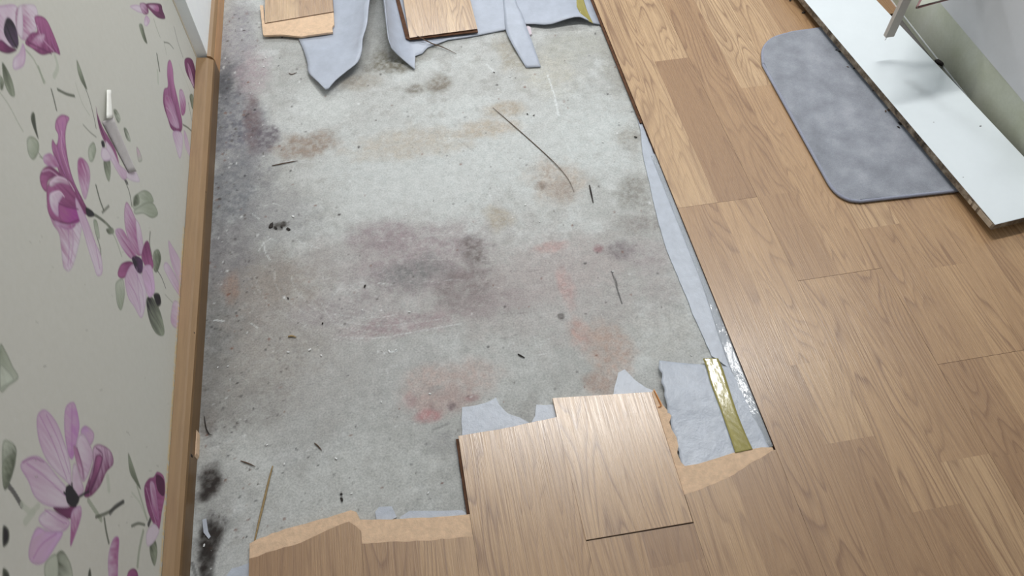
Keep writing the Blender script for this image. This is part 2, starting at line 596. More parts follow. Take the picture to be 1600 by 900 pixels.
STAINS_AND_SHADE = [
    # broad tone
    (600, 265, 110, 70, (195, 199, 198), .8, 1), (760, 250, 150, 90, (196, 200, 199), .8, 2),
    (930, 200, 80, 80, (195, 200, 199), .7, 3), (500, 160, 70, 45, (195, 198, 196), .8, 4),
    (660, 300, 120, 40, (197, 200, 199), .6, 5), (560, 760, 160, 70, (188, 190, 187), .7, 6),
    (800, 560, 110, 60, (190, 192, 190), .7, 7), (1030, 520, 60, 60, (184, 184, 180), .7, 8),
    (400, 700, 40, 60, (198, 200, 197), .6, 9), (640, 590, 90, 60, (182, 184, 183), .6, 10),
    (660, 440, 330, 95, (170, 166, 164), .7, 115), (900, 460, 160, 90, (172, 167, 165), .6, 116), (450, 560, 120, 90, (164, 160, 156), .6, 117), (560, 590, 200, 60, (174, 174, 172), .6, 118),
    (345, 150, 16, 110, (84, 84, 90), .7, 110), (340, 350, 18, 120, (92, 92, 96), .7, 111), (332, 560, 20, 130, (96, 94, 94), .7, 112), (395, 300, 40, 120, (132, 132, 134), .7, 113), (400, 420, 60, 60, (140, 136, 132), .7, 114),
    # dark wall side
    (372, 60, 34, 70, (150, 148, 152), .8, 20), (365, 130, 26, 40, (96, 96, 102), .7, 21),
    (372, 200, 44, 60, (112, 112, 120), .85, 22), (364, 300, 44, 60, (122, 124, 128), .85, 23),
    (356, 400, 44, 70, (126, 124, 126), .85, 24), (350, 500, 46, 70, (124, 124, 122), .85, 25),
    (344, 600, 46, 70, (132, 130, 126), .8, 26), (400, 470, 60, 70, (146, 140, 134), .75, 27),
    (430, 560, 80, 60, (156, 152, 146), .7, 28), (400, 640, 60, 50, (146, 144, 140), .6, 29),
    (395, 190, 15, 45, (110, 92, 94), .7, 30), (415, 215, 26, 28, (100, 92, 100), .8, 31),
    (395, 110, 30, 40, (164, 150, 154), .7, 32), (352, 130, 12, 18, (80, 80, 84), .7, 33),
    (480, 226, 55, 20, (150, 136, 124), .85, 34), (440, 330, 40, 40, (160, 160, 160), .6, 35),
    (360, 450, 14, 24, (150, 122, 108), .5, 36), (440, 350, 70, 40, (152, 152, 152), .6, 37),
    # centre
    (655, 400, 120, 55, (158, 148, 150), .8, 40), (600, 372, 60, 28, (146, 132, 136), .65, 41),
    (650, 425, 60, 26, (122, 122, 122), .75, 42), (740, 395, 22, 30, (106, 96, 94), .7, 43),
    (735, 450, 55, 40, (124, 112, 112), .65, 44), (540, 480, 90, 26, (160, 154, 154), .7, 45),
    (640, 505, 110, 18, (158, 142, 144), .7, 46), (460, 440, 60, 50, (150, 142, 134), .6, 47),
    (780, 470, 70, 26, (156, 146, 146), .6, 48), (520, 400, 60, 40, (166, 162, 160), .6, 49),
    (880, 420, 110, 50, (172, 164, 162), .6, 50), (780, 340, 26, 22, (168, 158, 142), .7, 51),
    # upper middle, with shade around the raised foam flaps painted in
    (640, 225, 100, 26, (180, 172, 160), .7, 55), (760, 200, 60, 14, (176, 164, 148), .7, 56),
    (790, 170, 40, 14, (168, 152, 130), .6, 57), (870, 280, 50, 36, (172, 160, 148), .75, 58),
    (880, 300, 34, 20, (158, 146, 136), .6, 59), (682, 132, 22, 16, (134, 128, 118), .9, 60),
    (650, 138, 16, 9, (136, 132, 124), .9, 61), (610, 95, 46, 20, (120, 116, 104), .9, 62),  # last patch paints the shade under the raised foam
    (560, 128, 44, 14, (158, 152, 142), .8, 63), (860, 110, 50, 40, (182, 180, 170), .7, 64),  # first patch paints the shadow beside the flap tip
    (800, 85, 26, 36, (160, 154, 140), .7, 65), (900, 75, 60, 26, (168, 168, 160), .7, 66),
    (640, 60, 60, 30, (130, 128, 120), .8, 67), (960, 110, 22, 40, (150, 148, 140), .6, 68),  # first patch paints the shade below the bowed-up foam edge
    # right side
    (985, 215, 24, 26, (150, 146, 138), .7, 70), (990, 300, 30, 34, (142, 140, 134), .8, 71),
    (1005, 350, 40, 20, (146, 142, 138), .75, 72), (1010, 400, 46, 36, (162, 154, 154), .6, 73),
    (965, 390, 28, 18, (124, 116, 118), .7, 74), (935, 388, 9, 7, (150, 122, 124), .8, 75),
    (1040, 450, 30, 30, (160, 154, 152), .5, 76), (845, 290, 10, 8, (136, 124, 114), .8, 77),
    # rust and red
    (862, 385, 34, 9, (184, 158, 154), .7, 80), (885, 450, 14, 34, (180, 154, 150), .7, 81),
    (905, 520, 22, 34, (184, 152, 142), .7, 82), (950, 550, 40, 44, (178, 158, 147), .8, 83),
    (940, 600, 34, 20, (166, 144, 132), .7, 84), (700, 600, 90, 40, (182, 166, 160), .75, 85),
    (690, 630, 60, 26, (172, 154, 150), .6, 86), (668, 650, 22, 13, (178, 134, 134), .8, 87),
    (640, 625, 10, 12, (168, 140, 140), .6, 88), (738, 622, 12, 6, (156, 122, 122), .7, 89),
    (706, 635, 7, 8, (120, 106, 108), .8, 90), (680, 608, 16, 9, (158, 156, 154), .7, 91),
    # mould by the wall
    (330, 752, 22, 30, (70, 62, 58), .95, 100), (318, 775, 16, 14, (60, 54, 50), .8, 101),
    (328, 838, 27, 38, (60, 54, 50), .97, 102), (322, 880, 14, 30, (56, 52, 50), .9, 103),
    (326, 662, 16, 22, (112, 104, 98), .7, 104), (690, 690, 30, 22, (150, 150, 150), .5, 105),
    (470, 690, 90, 40, (168, 168, 166), .5, 106), (345, 640, 30, 60, (150, 148, 144), .5, 107),
]
for s in STAINS_AND_SHADE:
    if len(s) == 7:
        stain(*s, ns=16 + (s[6] * 7) % 22)


P.mix((U > 1.33) & (U < 1.45), lin(84, 80, 78), np.full(int(((U > 1.33) & (U < 1.45)).sum()), .9))  # grime and the shade behind the white board, painted as one dark strip


def fl(pts, n=6):
    return smooth_open([(at(*p).x, at(*p).y) for p in pts], n)


WHITE = lin(214, 218, 218)
for pts, w, a in [
    ([(856, 118), (866, 150), (873, 180)], .006, .9), ([(878, 205), (890, 235), (895, 245)], .003, .6),
    ([(760, 100), (772, 112)], .006, .7), ([(424, 372), (412, 380), (404, 392)], .0022, .8),
    ([(412, 378), (414, 392), (422, 406)], .0022, .8), ([(418, 370), (426, 374)], .0025, .8),
    ([(412, 322), (428, 318), (440, 322)], .002, .6), ([(394, 334), (405, 342)], .0025, .7),
    ([(460, 372), (480, 382), (500, 388)], .0022, .6), ([(520, 490), (570, 496), (620, 492)], .002, .55),
    ([(530, 526), (590, 528), (660, 516), (720, 506)], .0028, .6), ([(510, 480), (530, 452), (570, 440)], .002, .45),
    ([(500, 470), (520, 500), (560, 520)], .002, .45), ([(480, 400), (500, 372), (560, 362)], .0018, .4),
    ([(515, 500), (600, 508), (690, 498)], .002, .45), ([(640, 372), (700, 366), (760, 372)], .0018, .35),
    ([(590, 442), (612, 444)], .002, .6), ([(335, 500), (352, 501)], .004, .8),
    ([(392, 505), (402, 512)], .003, .7), ([(600, 552), (620, 548)], .004, .8),
    ([(606, 572), (626, 571)], .003, .4), ([(604, 574), (606, 596)], .003, .35), ([(925, 470), (935, 505)], .002, .3),
    ([(835, 525), (838, 540)], .0025, .6), ([(840, 554), (852, 553)], .002, .5),
]:
    P.stroke(fl(pts), w, WHITE, a, 0.0012, 0.45)
for pts, w, a in [([(955, 424), (962, 440), (966, 458), (972, 474)], .0032, .9), ([(713, 215), (740, 236)], .002, .3),
                  ([(676, 672), (700, 662)], .004, .35), ([(533, 770), (534, 785)], .004, .7), ([(300, 880), (306, 900)], .006, .6)]:
    P.stroke(fl(pts), w, lin(54, 54, 54), a, 0.001)
r = random.Random(8)
for k in range(60):   # trowel scratches around the middle
    px, py = r.uniform(500, 800), r.uniform(360, 530)
    L = r.uniform(12, 60)
    P.stroke(fl([(px, py), (px + L * .5, py + r.uniform(-4, 2)), (px + L, py - r.uniform(-1, 7))]), r.uniform(.0012, .0022),
             lin(*r.choice([(205, 205, 205), (118, 112, 112), (196, 192, 190)])), r.uniform(.2, .5), .0008, .5, k)
for k in range(26):   # swept arcs left by a trowel
    rad = r.uniform(70, 210)
    a0 = r.uniform(1.6, 2.7)
    span = r.uniform(.25, .8)
    P.stroke(fl([(640 + 1.25 * rad * math.cos(a0 + span * q / 3), 430 + .55 * rad * math.sin(a0 + span * q / 3)) for q in range(4)]), r.uniform(.0012, .002), lin(206, 207, 206), r.uniform(.2, .5), .0008, .45, k)
for k in range(700):  # pits and grime specks, dense at the wall side
    px = 320 + abs(r.gauss(0, 70)) if k % 2 else r.uniform(340, 1050)
    py = r.uniform(20, 860)
    stain(px, py, r.uniform(.8, 3), r.uniform(.8, 2.4), r.choice([(70, 64, 62), (88, 82, 78), (120, 80, 64), (212, 214, 214), (60, 58, 60)]),
          r.uniform(.4, .9), 200 + k, .5, 0, .5, 200)
stain(877, 494, 6, 5, (62, 54, 50), .95, 900, .4, 0, .4, 60)
for q, (mx, my, mrx, mry) in enumerate(((330, 752, 15, 20), (322, 772, 10, 12), (330, 836, 18, 26), (324, 868, 13, 18), (320, 892, 8, 14))):
    stain(mx, my, mrx, mry, (46, 41, 38), .9, 920 + q, .5, 0, .6, 30)
stain(438, 352, 16, 7, (58, 52, 46), .85, 901, .7, 0, .3, 90)

# depth: dips and unevenness
Z = -0.0012 * sstep(0.45, 0.75, n2) - 0.0008 * n3
Z[(U < -0.53) | (U > 0.62)] = -0.001
pos = np.stack([U, V, Z], -1)
floor = link('floor', grid_mesh('floor', pos, P.col), M_CONC)
tag(floor, 'bare grey concrete subfloor with dark, rusty and pinkish stains', None, None, 'structure')

# ------------------------------------------------------------------ the papered wall
ya = axis(0.30, 1.802, 0.0019, -0.6, 1.806)
ya = np.unique(np.clip(ya, -0.6, 1.804))
za = np.concatenate([np.linspace(0.0, 0.05, 3)[:-1], np.arange(0.05, 0.80, 0.0019), np.linspace(0.80, 2.4, 8)])
W = Paint(ya, za, lin(206, 206, 198))


def wp(pts):
    return [on_wall(*p) for p in pts]


def petal(pts, rgb_a, rgb_b=None, axis_px=None, edge=None, streak=0.5, seed=1, alpha=1.0, soft=.0016):
    poly = smooth_closed(wp(pts), 5)
    ax = None
    if axis_px:
        ax = wp(axis_px)
    elif rgb_b is not None:
        ax = (poly[0], poly[len(poly) // 2])
    W.shape(poly, lin(*rgb_a), lin(*rgb_b) if rgb_b else None, ax, soft, alpha, lin(*edge) if edge else None, streak, seed)


def stem(pts, w, rgb, a=.9, rough=0.0):
    W.stroke(smooth_open(wp(pts), 6), w, lin(*rgb), a, 0.0011, rough)


PALE, LIL, MAG, DEEP, PLUM = (214, 202, 214), (198, 170, 194), (164, 100, 144), (126, 66, 108), (88, 46, 78)
LEAF, LEAFD, LEAFP, INK = (152, 160, 142), (92, 98, 84), (184, 190, 176), (44, 42, 48)

# stems and thin leaves first
for pts, w, rgb, a in [
    ([(40, 78), (52, 92), (62, 112), (70, 128)], .004, LEAF, .6), ([(86, 88), (90, 105), (84, 120)], .008, LEAFP, .8),
    ([(60, 105), (68, 128)], .006, LEAF, .8), ([(80, 140), (84, 155), (88, 172)], .004, LEAFD, .9), ([(90, 140), (104, 147), (116, 150)], .005, LEAFD, .9),
    ([(120, 96), (128, 125), (138, 150), (146, 180), (150, 200)], .003, LEAFD, .8),
    ([(118, 130), (128, 160), (140, 180)], .002, LEAF, .5), ([(0, 145), (14, 165), (30, 195), (36, 205)], .003, LEAF, .5),
    ([(130, 195), (140, 206), (150, 214)], .003, LEAFD, .6),
    ([(140, 332), (152, 338), (165, 348), (176, 360)], .006, LEAFD, .9), ([(150, 290), (156, 312), (162, 328)], .005, LEAFD, .9),
    ([(160, 332), (170, 322)], .005, LEAFD, .7), ([(165, 348), (180, 372), (190, 400)], .004, LEAF, .6),
    ([(148, 350), (150, 365), (157, 390), (157, 415)], .004, LEAFD, .7), ([(195, 282), (202, 300), (206, 322)], .004, LEAFD, .8),
    ([(192, 276), (199, 286)], .007, INK, .8), ([(235, 362), (234, 380), (238, 400)], .004, LEAFD, .8),
    ([(244, 420), (252, 432), (259, 450)], .003, INK, .8), ([(258, 460), (272, 475)], .002, LEAFD, .5),
    ([(240, 30), (246, 48), (250, 58)], .004, LEAF, .7), ([(272, 42), (278, 66), (286, 90)], .003, LEAFD, .8), ([(256, 65), (260, 85)], .003, LEAF, .6),
    ([(256, 66), (264, 68), (271, 76)], .003, LEAFD, .8), ([(280, 100), (292, 130), (300, 150)], .002, LEAF, .5),
    ([(286, 195), (294, 200), (302, 208)], .005, LEAFD, .8), ([(294, 160), (300, 190), (303, 205)], .003, LEAFD, .7),
    ([(245, 85), (249, 110)], .007, LEAFD, .9), ([(246, 110), (247, 130)], .008, LEAFP, .8),
    ([(12, 757), (22, 770), (34, 790)], .007, INK, .8), ([(34, 788), (48, 800), (60, 790)], .008, LEAFP, .7),
    ([(40, 815), (52, 800)], .010, LEAFP, .7), ([(138, 782), (150, 800), (158, 812)], .008, LEAF, .8),
    ([(150, 808), (170, 800), (192, 784)], .005, LEAFD, .85), ([(172, 802), (180, 792), (193, 784)], .007, INK, .7),
    ([(163, 810), (166, 830), (170, 848)], .005, LEAFD, .9), ([(206, 770), (218, 785), (228, 808)], .004, LEAFP, .7),
    ([(214, 760), (222, 785), (230, 812)], .005, LEAF, .7), ([(206, 822), (216, 818), (226, 820)], .005, LEAFD, .8),
    ([(224, 830), (218, 858), (215, 885)], .007, LEAF, .8), ([(168, 745), (170, 765)], .010, LEAFP, .7), ([(232, 820), (235, 812)], .008, INK, .9),
    ([(76, 250), (62, 245)], .003, LEAF, .6), ([(56, 232), (66, 248)], .002, LEAFD, .6),
]:
    stem(pts, w, rgb, a)

LEAVES = [
    ([(3, 98), (12, 110), (20, 130), (23, 150), (15, 148), (6, 128)], LEAFD, LEAF), ([(0, 118), (6, 128), (4, 140), (0, 138)], LEAF, LEAFD),
    ([(50, 176), (54, 178), (57, 200), (60, 218), (52, 200), (48, 185)], LEAFD, INK), ([(42, 218), (50, 213), (60, 222), (60, 238), (52, 250), (44, 240)], LEAFP, LEAF),
    ([(120, 94), (125, 105), (132, 125), (136, 140), (127, 128), (121, 110)], LEAF, LEAFD), ([(177, 173), (182, 172), (188, 185), (184, 192)], LEAFD, LEAFP),
    ([(193, 201), (198, 202), (204, 220), (198, 218)], LEAFD, LEAFP), ([(162, 250), (171, 248), (173, 268), (170, 284), (164, 270)], LEAFD, LEAF),
    ([(138, 232), (146, 222), (150, 235), (145, 252), (139, 250)], LEAFP, LEAF), ([(215, 302), (226, 297), (236, 303), (240, 316), (228, 318), (210, 328), (208, 310)], LEAFP, LEAF),
    ([(210, 328), (228, 317), (240, 318), (247, 334), (238, 341), (224, 334), (212, 335)], LEAFP, LEAF), ([(210, 308), (216, 304), (218, 318), (209, 322)], LEAFD, LEAF),
    ([(213, 230), (218, 236), (222, 250), (216, 252)], (200, 170, 190), LEAFP), ([(166, 358), (176, 356), (178, 364), (170, 366)], LEAFD, LEAF),
    ([(146, 345), (152, 346), (156, 372), (150, 368)], LEAF, LEAFP), ([(240, 395), (248, 390), (252, 405), (246, 425), (240, 420)], LEAF, LEAFD),
    ([(181, 442), (192, 436), (195, 460), (190, 484), (184, 478), (181, 460)], LEAFP, LEAF), ([(0, 540), (10, 550), (20, 572), (29, 590), (15, 602), (0, 610)], LEAF, LEAFP),
    ([(0, 570), (12, 578), (22, 594), (8, 604), (0, 606)], LEAFP, (200, 208, 194)), ([(4, 694), (15, 689), (26, 702), (22, 730), (12, 762), (5, 758)], LEAFP, LEAFD),
    ([(5, 722), (22, 708), (24, 725), (14, 756), (5, 758)], LEAF, LEAFD), ([(5, 822), (14, 828), (14, 846), (5, 854)], INK, INK), ([(5, 888), (14, 895), (14, 912), (5, 912)], LEAFD, INK),
    ([(200, 708), (206, 722), (214, 746), (220, 765), (210, 752), (202, 736)], LEAF, LEAFD), ([(86, 872), (96, 860), (105, 870), (112, 888), (112, 912), (86, 912)], LEAFD, LEAFP),
    ([(70, 880), (88, 866), (90, 905), (72, 908)], LEAFP, LEAFP), ([(234, 852), (242, 842), (246, 862), (242, 884), (236, 872)], LEAFD, LEAF),
    ([(229, 468), (238, 464), (250, 485), (257, 515), (254, 525), (243, 520), (233, 498)], INK, LEAF), ([(240, 460), (249, 459), (252, 474), (246, 479)], INK, INK),
    ([(217, 40), (222, 38), (226, 52), (230, 68), (224, 62)], LEAF, LEAFD), ([(296, 150), (301, 148), (304, 166), (300, 170)], LEAFD, LEAF),
    ([(138, 895), (141, 888), (143, 905), (138, 910)], INK, LEAFD),
]
for i, (p, a, b) in enumerate(LEAVES):
    petal(p, a, b, None, (120, 126, 112), .6, 40 + i)

PETALS = [
    # cut by the left frame edge, top
    ([(-14, 16), (6, 8), (26, 10), (28, 40), (26, 62), (18, 75), (4, 74), (-10, 55)], LIL, PALE), ([(0, 62), (14, 72), (26, 78), (12, 84), (-6, 76)], DEEP, PLUM),
    ([(24, 20), (32, 8), (54, 8), (60, 28), (55, 50), (44, 62), (34, 62), (26, 48)], MAG, PALE), ([(28, 14), (34, 10), (36, 45), (34, 60), (26, 45)], PALE, PALE),
    ([(54, 26), (70, 28), (82, 50), (94, 84), (84, 82), (66, 86), (50, 76), (39, 67), (48, 52), (58, 48)], MAG, DEEP),
    ([(58, 55), (70, 54), (66, 70), (56, 77), (46, 70)], LIL, MAG), ([(36, 68), (30, 82), (21, 92), (20, 106), (26, 109), (37, 102), (40, 84)], LIL, PALE),
    ([(9, 30), (16, 29), (25, 44), (29, 70), (20, 74), (6, 52)], INK, (84, 66, 92)),
    # top centre
    ([(203, 10), (216, 8), (226, 20), (216, 19)], PALE, PALE), ([(218, 6), (228, 6), (232, 20), (224, 22)], LIL, DEEP),
    ([(228, 6), (250, 6), (254, 16), (258, 29), (247, 28), (236, 18)], DEEP, PLUM), ([(232, 8), (246, 8), (248, 18), (240, 16)], LIL, MAG), ([(228, 24), (234, 32), (229, 41), (225, 36)], LIL, PALE),
    # bud against the skirting, upper
    ([(262, 98), (266, 94), (270, 108), (272, 130), (280, 165), (285, 196), (280, 208), (268, 202), (262, 186), (255, 162), (256, 140), (262, 135), (261, 116)], (180, 122, 164), DEEP),
    ([(258, 150), (268, 155), (276, 180), (280, 200), (268, 195), (260, 175)], MAG, LIL), ([(280, 142), (285, 141), (290, 158), (289, 176), (284, 180), (281, 162)], LIL, MAG),
    ([(270, 206), (284, 208), (285, 228), (281, 248), (274, 228)], LIL, PALE), ([(287, 204), (292, 212), (298, 238), (301, 252), (290, 232)], LIL, PALE),
    ([(289, 92), (300, 93), (306, 116), (306, 142), (298, 128), (290, 110)], DEEP, PLUM), ([(293, 98), (299, 112), (303, 136), (296, 120)], MAG, LIL),
    # big magenta bloom
    ([(72, 320), (82, 340), (96, 350), (118, 350), (128, 345), (124, 380), (112, 420), (100, 420), (96, 396), (92, 366), (82, 350)], MAG, PALE),
    ([(88, 186), (97, 179), (108, 184), (104, 196), (102, 216), (106, 248), (113, 276), (124, 302), (140, 334), (128, 332), (114, 310), (98, 286), (88, 256), (81, 232), (82, 218), (88, 226), (91, 212), (86, 200)], (184, 128, 170), DEEP),
    ([(68, 244), (80, 240), (92, 258), (84, 262), (70, 256)], LIL, MAG), ([(62, 276), (68, 263), (80, 260), (98, 276), (86, 277), (75, 284), (73, 300), (65, 292)], MAG, DEEP),
    ([(74, 290), (88, 276), (110, 282), (122, 298), (132, 320), (128, 342), (112, 350), (94, 349), (81, 342), (74, 325)], MAG, DEEP),
    ([(77, 285), (88, 275), (106, 281), (112, 292), (95, 286), (80, 292)], PALE, MAG), ([(78, 302), (90, 298), (98, 305), (92, 318), (91, 338), (82, 330), (77, 315)], PALE, LIL),
    ([(92, 318), (104, 322), (122, 326), (124, 346), (108, 350), (94, 342)], MAG, (160, 74, 150)), ([(86, 345), (100, 350), (118, 350), (112, 358), (98, 357), (88, 352)], LIL, MAG),
    ([(121, 252), (127, 246), (137, 256), (141, 274), (138, 298), (133, 312), (127, 298), (122, 275)], MAG, LIL),
    ([(118, 309), (127, 324), (136, 344), (146, 372), (158, 400), (160, 426), (152, 431), (146, 414), (138, 390), (130, 362), (120, 330)], LIL, PALE),
    ([(134, 324), (145, 330), (147, 338), (137, 338)], INK, INK),
    # behind the torn curl
    ([(150, 167), (153, 180), (161, 200), (170, 215), (180, 233), (186, 256), (182, 258), (172, 236), (160, 215), (153, 192)], PLUM, MAG),
    ([(165, 220), (176, 234), (186, 256), (197, 266), (200, 276), (193, 281), (184, 270), (170, 243)], PALE, LIL), ([(160, 230), (168, 234), (174, 248), (164, 252), (158, 244)], PALE, PALE),
    ([(200, 262), (212, 268), (218, 284), (206, 283), (198, 276)], PALE, PALE), ([(158, 221), (162, 220), (164, 229), (160, 230)], INK, INK),
    # bloom in the middle
    ([(194, 332), (197, 316), (203, 322), (212, 342), (219, 354), (223, 380), (222, 398), (214, 398), (204, 382), (196, 358)], LIL, MAG), ([(180, 361), (192, 359), (206, 385), (216, 406), (204, 404), (190, 386)], LIL, MAG),
    ([(212, 345), (219, 354), (224, 380), (224, 396), (217, 392)], PALE, LIL), ([(226, 380), (232, 377), (236, 394), (240, 416), (232, 426), (225, 412), (221, 400)], DEEP, MAG),
    ([(184, 426), (190, 412), (203, 408), (208, 414), (196, 433), (187, 434)], MAG, DEEP), ([(196, 432), (205, 414), (215, 418), (226, 440), (229, 465), (224, 492), (219, 496), (210, 480), (201, 466), (196, 446)], LIL, PALE),
    ([(222, 420), (235, 414), (240, 430), (242, 455), (234, 465), (227, 450)], LIL, (214, 184, 216)), ([(206, 404), (214, 400), (223, 408), (222, 426), (214, 424)], INK, (90, 60, 96)),
    # pale blooms against the skirting
    ([(263, 377), (270, 385), (284, 412), (289, 450), (281, 442), (268, 412)], LIL, PALE), ([(256, 416), (262, 411), (278, 438), (286, 466), (276, 456), (262, 432)], PALE, LIL), ([(267, 492), (272, 470), (283, 478), (285, 505), (276, 513), (268, 506)], LIL, PALE),
    # large bloom bottom left
    ([(100, 652), (103, 635), (112, 628), (118, 634), (124, 664), (120, 690), (114, 716), (107, 712), (101, 680)], LIL, (190, 140, 192)),
    ([(126, 672), (134, 665), (146, 676), (145, 690), (138, 697), (128, 684)], (190, 150, 198), LIL),
    ([(57, 656), (62, 643), (72, 641), (88, 660), (100, 690), (109, 722), (111, 757), (104, 753), (85, 735), (70, 714), (60, 686)], LIL, PALE),
    ([(119, 700), (122, 682), (131, 679), (144, 704), (144, 722), (136, 746), (128, 752), (122, 728)], PALE, LIL), ([(32, 730), (38, 718), (55, 712), (70, 720), (90, 745), (106, 766), (108, 790), (95, 794), (72, 790), (54, 776), (44, 752)], LIL, PALE),
    ([(145, 700), (155, 694), (172, 704), (177, 724), (166, 738), (156, 760), (141, 776), (131, 773), (140, 742), (145, 722)], LIL, DEEP), ([(150, 712), (160, 716), (152, 745), (142, 768), (136, 768), (144, 740)], MAG, PLUM),
    ([(113, 732), (118, 724), (125, 745), (131, 766), (122, 777), (113, 766)], PALE, LIL), ([(114, 700), (120, 700), (130, 730), (132, 752), (124, 742)], MAG, LIL), ([(83, 793), (105, 793), (118, 785), (118, 805), (108, 811), (95, 806)], PLUM, DEEP),
    ([(60, 810), (75, 796), (95, 805), (109, 815), (103, 828), (88, 833), (70, 826)], PALE, LIL), ([(45, 872), (47, 848), (58, 824), (75, 830), (98, 832), (86, 855), (70, 878), (55, 882)], LIL, (206, 170, 212)),
    ([(112, 800), (125, 790), (127, 806), (118, 835), (110, 854), (110, 830)], LIL, MAG), ([(102, 766), (108, 757), (116, 765), (124, 780), (116, 793), (105, 786)], INK, INK),
    # bud at the skirting, bottom
    ([(225, 763), (232, 748), (240, 745), (246, 737), (256, 745), (258, 770), (253, 800), (248, 829), (238, 815), (230, 795)], DEEP, MAG), ([(244, 742), (256, 750), (256, 775), (246, 765)], PLUM, PLUM), ([(234, 756), (241, 756), (246, 785), (248, 812), (240, 800)], LIL, MAG),
    ([(229, 832), (240, 818), (249, 830), (240, 848), (230, 853)], PALE, PALE),
    # bottom edge
    ([(169, 872), (177, 842), (186, 841), (185, 870), (183, 912), (172, 912)], LIL, MAG), ([(200, 895), (208, 888), (215, 894), (216, 914), (200, 914)], MAG, DEEP),
]
for i, (p, a, b) in enumerate(PETALS):
    petal(p, a, b, None, tuple(int(c * .82) for c in b) if sum(a) < 560 or i % 2 else (168, 128, 172), .7, i)
# veins
for pts in [[(62, 650), (82, 690), (104, 748)], [(72, 648), (92, 690), (108, 740)], [(42, 724), (70, 745), (102, 775)], [(112, 634), (112, 670), (112, 710)], [(52, 872), (66, 850), (88, 834)],
            [(98, 190), (97, 220), (105, 260), (125, 310)], [(92, 200), (92, 240), (104, 280)], [(200, 440), (212, 460), (220, 488)], [(212, 425), (222, 450), (225, 480)], [(200, 330), (208, 355), (218, 392)],
            [(130, 330), (146, 370), (156, 420)], [(106, 358), (108, 385), (106, 415)], [(264, 150), (272, 172), (280, 200)], [(70, 796), (90, 812), (104, 818)], [(80, 60), (84, 72), (90, 82)]]:
    stem(pts, .0022, (172, 112, 172), .55)
for pts, w, rgb, a in [([(78, 286), (90, 277), (106, 283), (116, 298)], .003, (222, 200, 218), .8), ([(80, 304), (92, 299), (100, 307)], .0028, (224, 204, 220), .8), ([(92, 318), (104, 323), (122, 327)], .003, (116, 58, 100), .7),
                       ([(94, 346), (108, 349), (122, 343)], .003, (118, 60, 102), .7), ([(84, 238), (98, 268), (116, 300), (132, 326)], .0028, (112, 56, 98), .6), ([(96, 205), (97, 235), (108, 270)], .0025, (208, 172, 200), .6),
                       ([(66, 268), (78, 266), (92, 276)], .0025, (206, 170, 196), .7), ([(112, 352), (114, 380), (110, 412)], .003, (186, 150, 184), .7), ([(128, 256), (134, 275), (133, 300)], .003, (206, 170, 198), .6),
                       ([(58, 40), (66, 60), (84, 80)], .003, (200, 160, 190), .6), ([(44, 66), (60, 74), (80, 84)], .003, (100, 48, 88), .7), ([(264, 128), (270, 160), (280, 198)], .0028, (108, 52, 94), .6), ([(260, 168), (268, 178), (276, 196)], .0025, (214, 184, 208), .7),
                       ([(120, 700), (128, 730), (130, 748)], .0025, (130, 74, 118), .7), ([(150, 700), (160, 712), (152, 742), (140, 768)], .003, (104, 54, 94), .7), ([(228, 762), (236, 790), (244, 818)], .0028, (198, 160, 190), .6), ([(36, 722), (52, 716), (68, 722)], .0025, (160, 116, 156), .7),
                       ([(214, 418), (216, 450), (220, 486)], .0025, (176, 140, 180), .6), ([(228, 422), (236, 440), (238, 460)], .0022, (160, 110, 156), .6), ([(184, 362), (196, 380), (210, 402)], .0028, (140, 84, 128), .6)]:
    stem(pts, w, rgb, a)
for pts in [[(104, 762), (110, 774), (120, 784)], [(100, 770), (110, 778)], [(112, 756), (114, 772)], [(118, 790), (122, 778), (138, 768)], [(10, 40), (18, 60), (26, 74)]]:
    stem(pts, .004, INK, .9)
# scuffs and the yellowed paper edge over the skirting
r = random.Random(21)
for k in range(40):
    px, py = r.uniform(40, 270), r.uniform(330, 840)
    stem([(px, py), (px + r.uniform(1, 4), py + r.uniform(-2, 2))], r.uniform(.001, .0025), (150, 150, 142), r.uniform(.2, .6))
W.stroke([(0.3, 0.060), (1.2, 0.060)], 0.010, lin(226, 196, 128), 0.75, 0.004, 0.35)

xx = wall_x(W.U)
und = 0.0012 * (fbm(W.U, W.V, 5, 77, 3) - .5)
pos = np.stack([xx + und, W.U, W.V], -1)
wall_left = link('wall_left', grid_mesh('wall_left', pos, W.col), M_PAPER)
tag(wall_left, 'cream wall papered with large purple magnolia flowers above the wooden skirting', None, None, 'structure')

# torn curl of wallpaper standing off the wall
def wall_pt(px, py, off=0.0):
    y, z = on_wall(px, py)
    return Vector((wall_x(y) + off, y, z))


def strip_mesh(name, rows, thick, seg=1):
    """rows of points (each a list of Vectors) -> closed thin sheet"""
    bm = bmesh.new()
    n, m = len(rows), len(rows[0])
    v = [[bm.verts.new(p) for p in row] for row in rows]
    for i in range(n - 1):
        for j in range(m - 1):
            bm.faces.new((v[i][j], v[i + 1][j], v[i + 1][j + 1], v[i][j + 1]))
    bmesh.ops.recalc_face_normals(bm, faces=bm.faces)
    bmesh.ops.solidify(bm, geom=list(bm.faces), thickness=thick)
    return bm_mesh(bm, name, True)


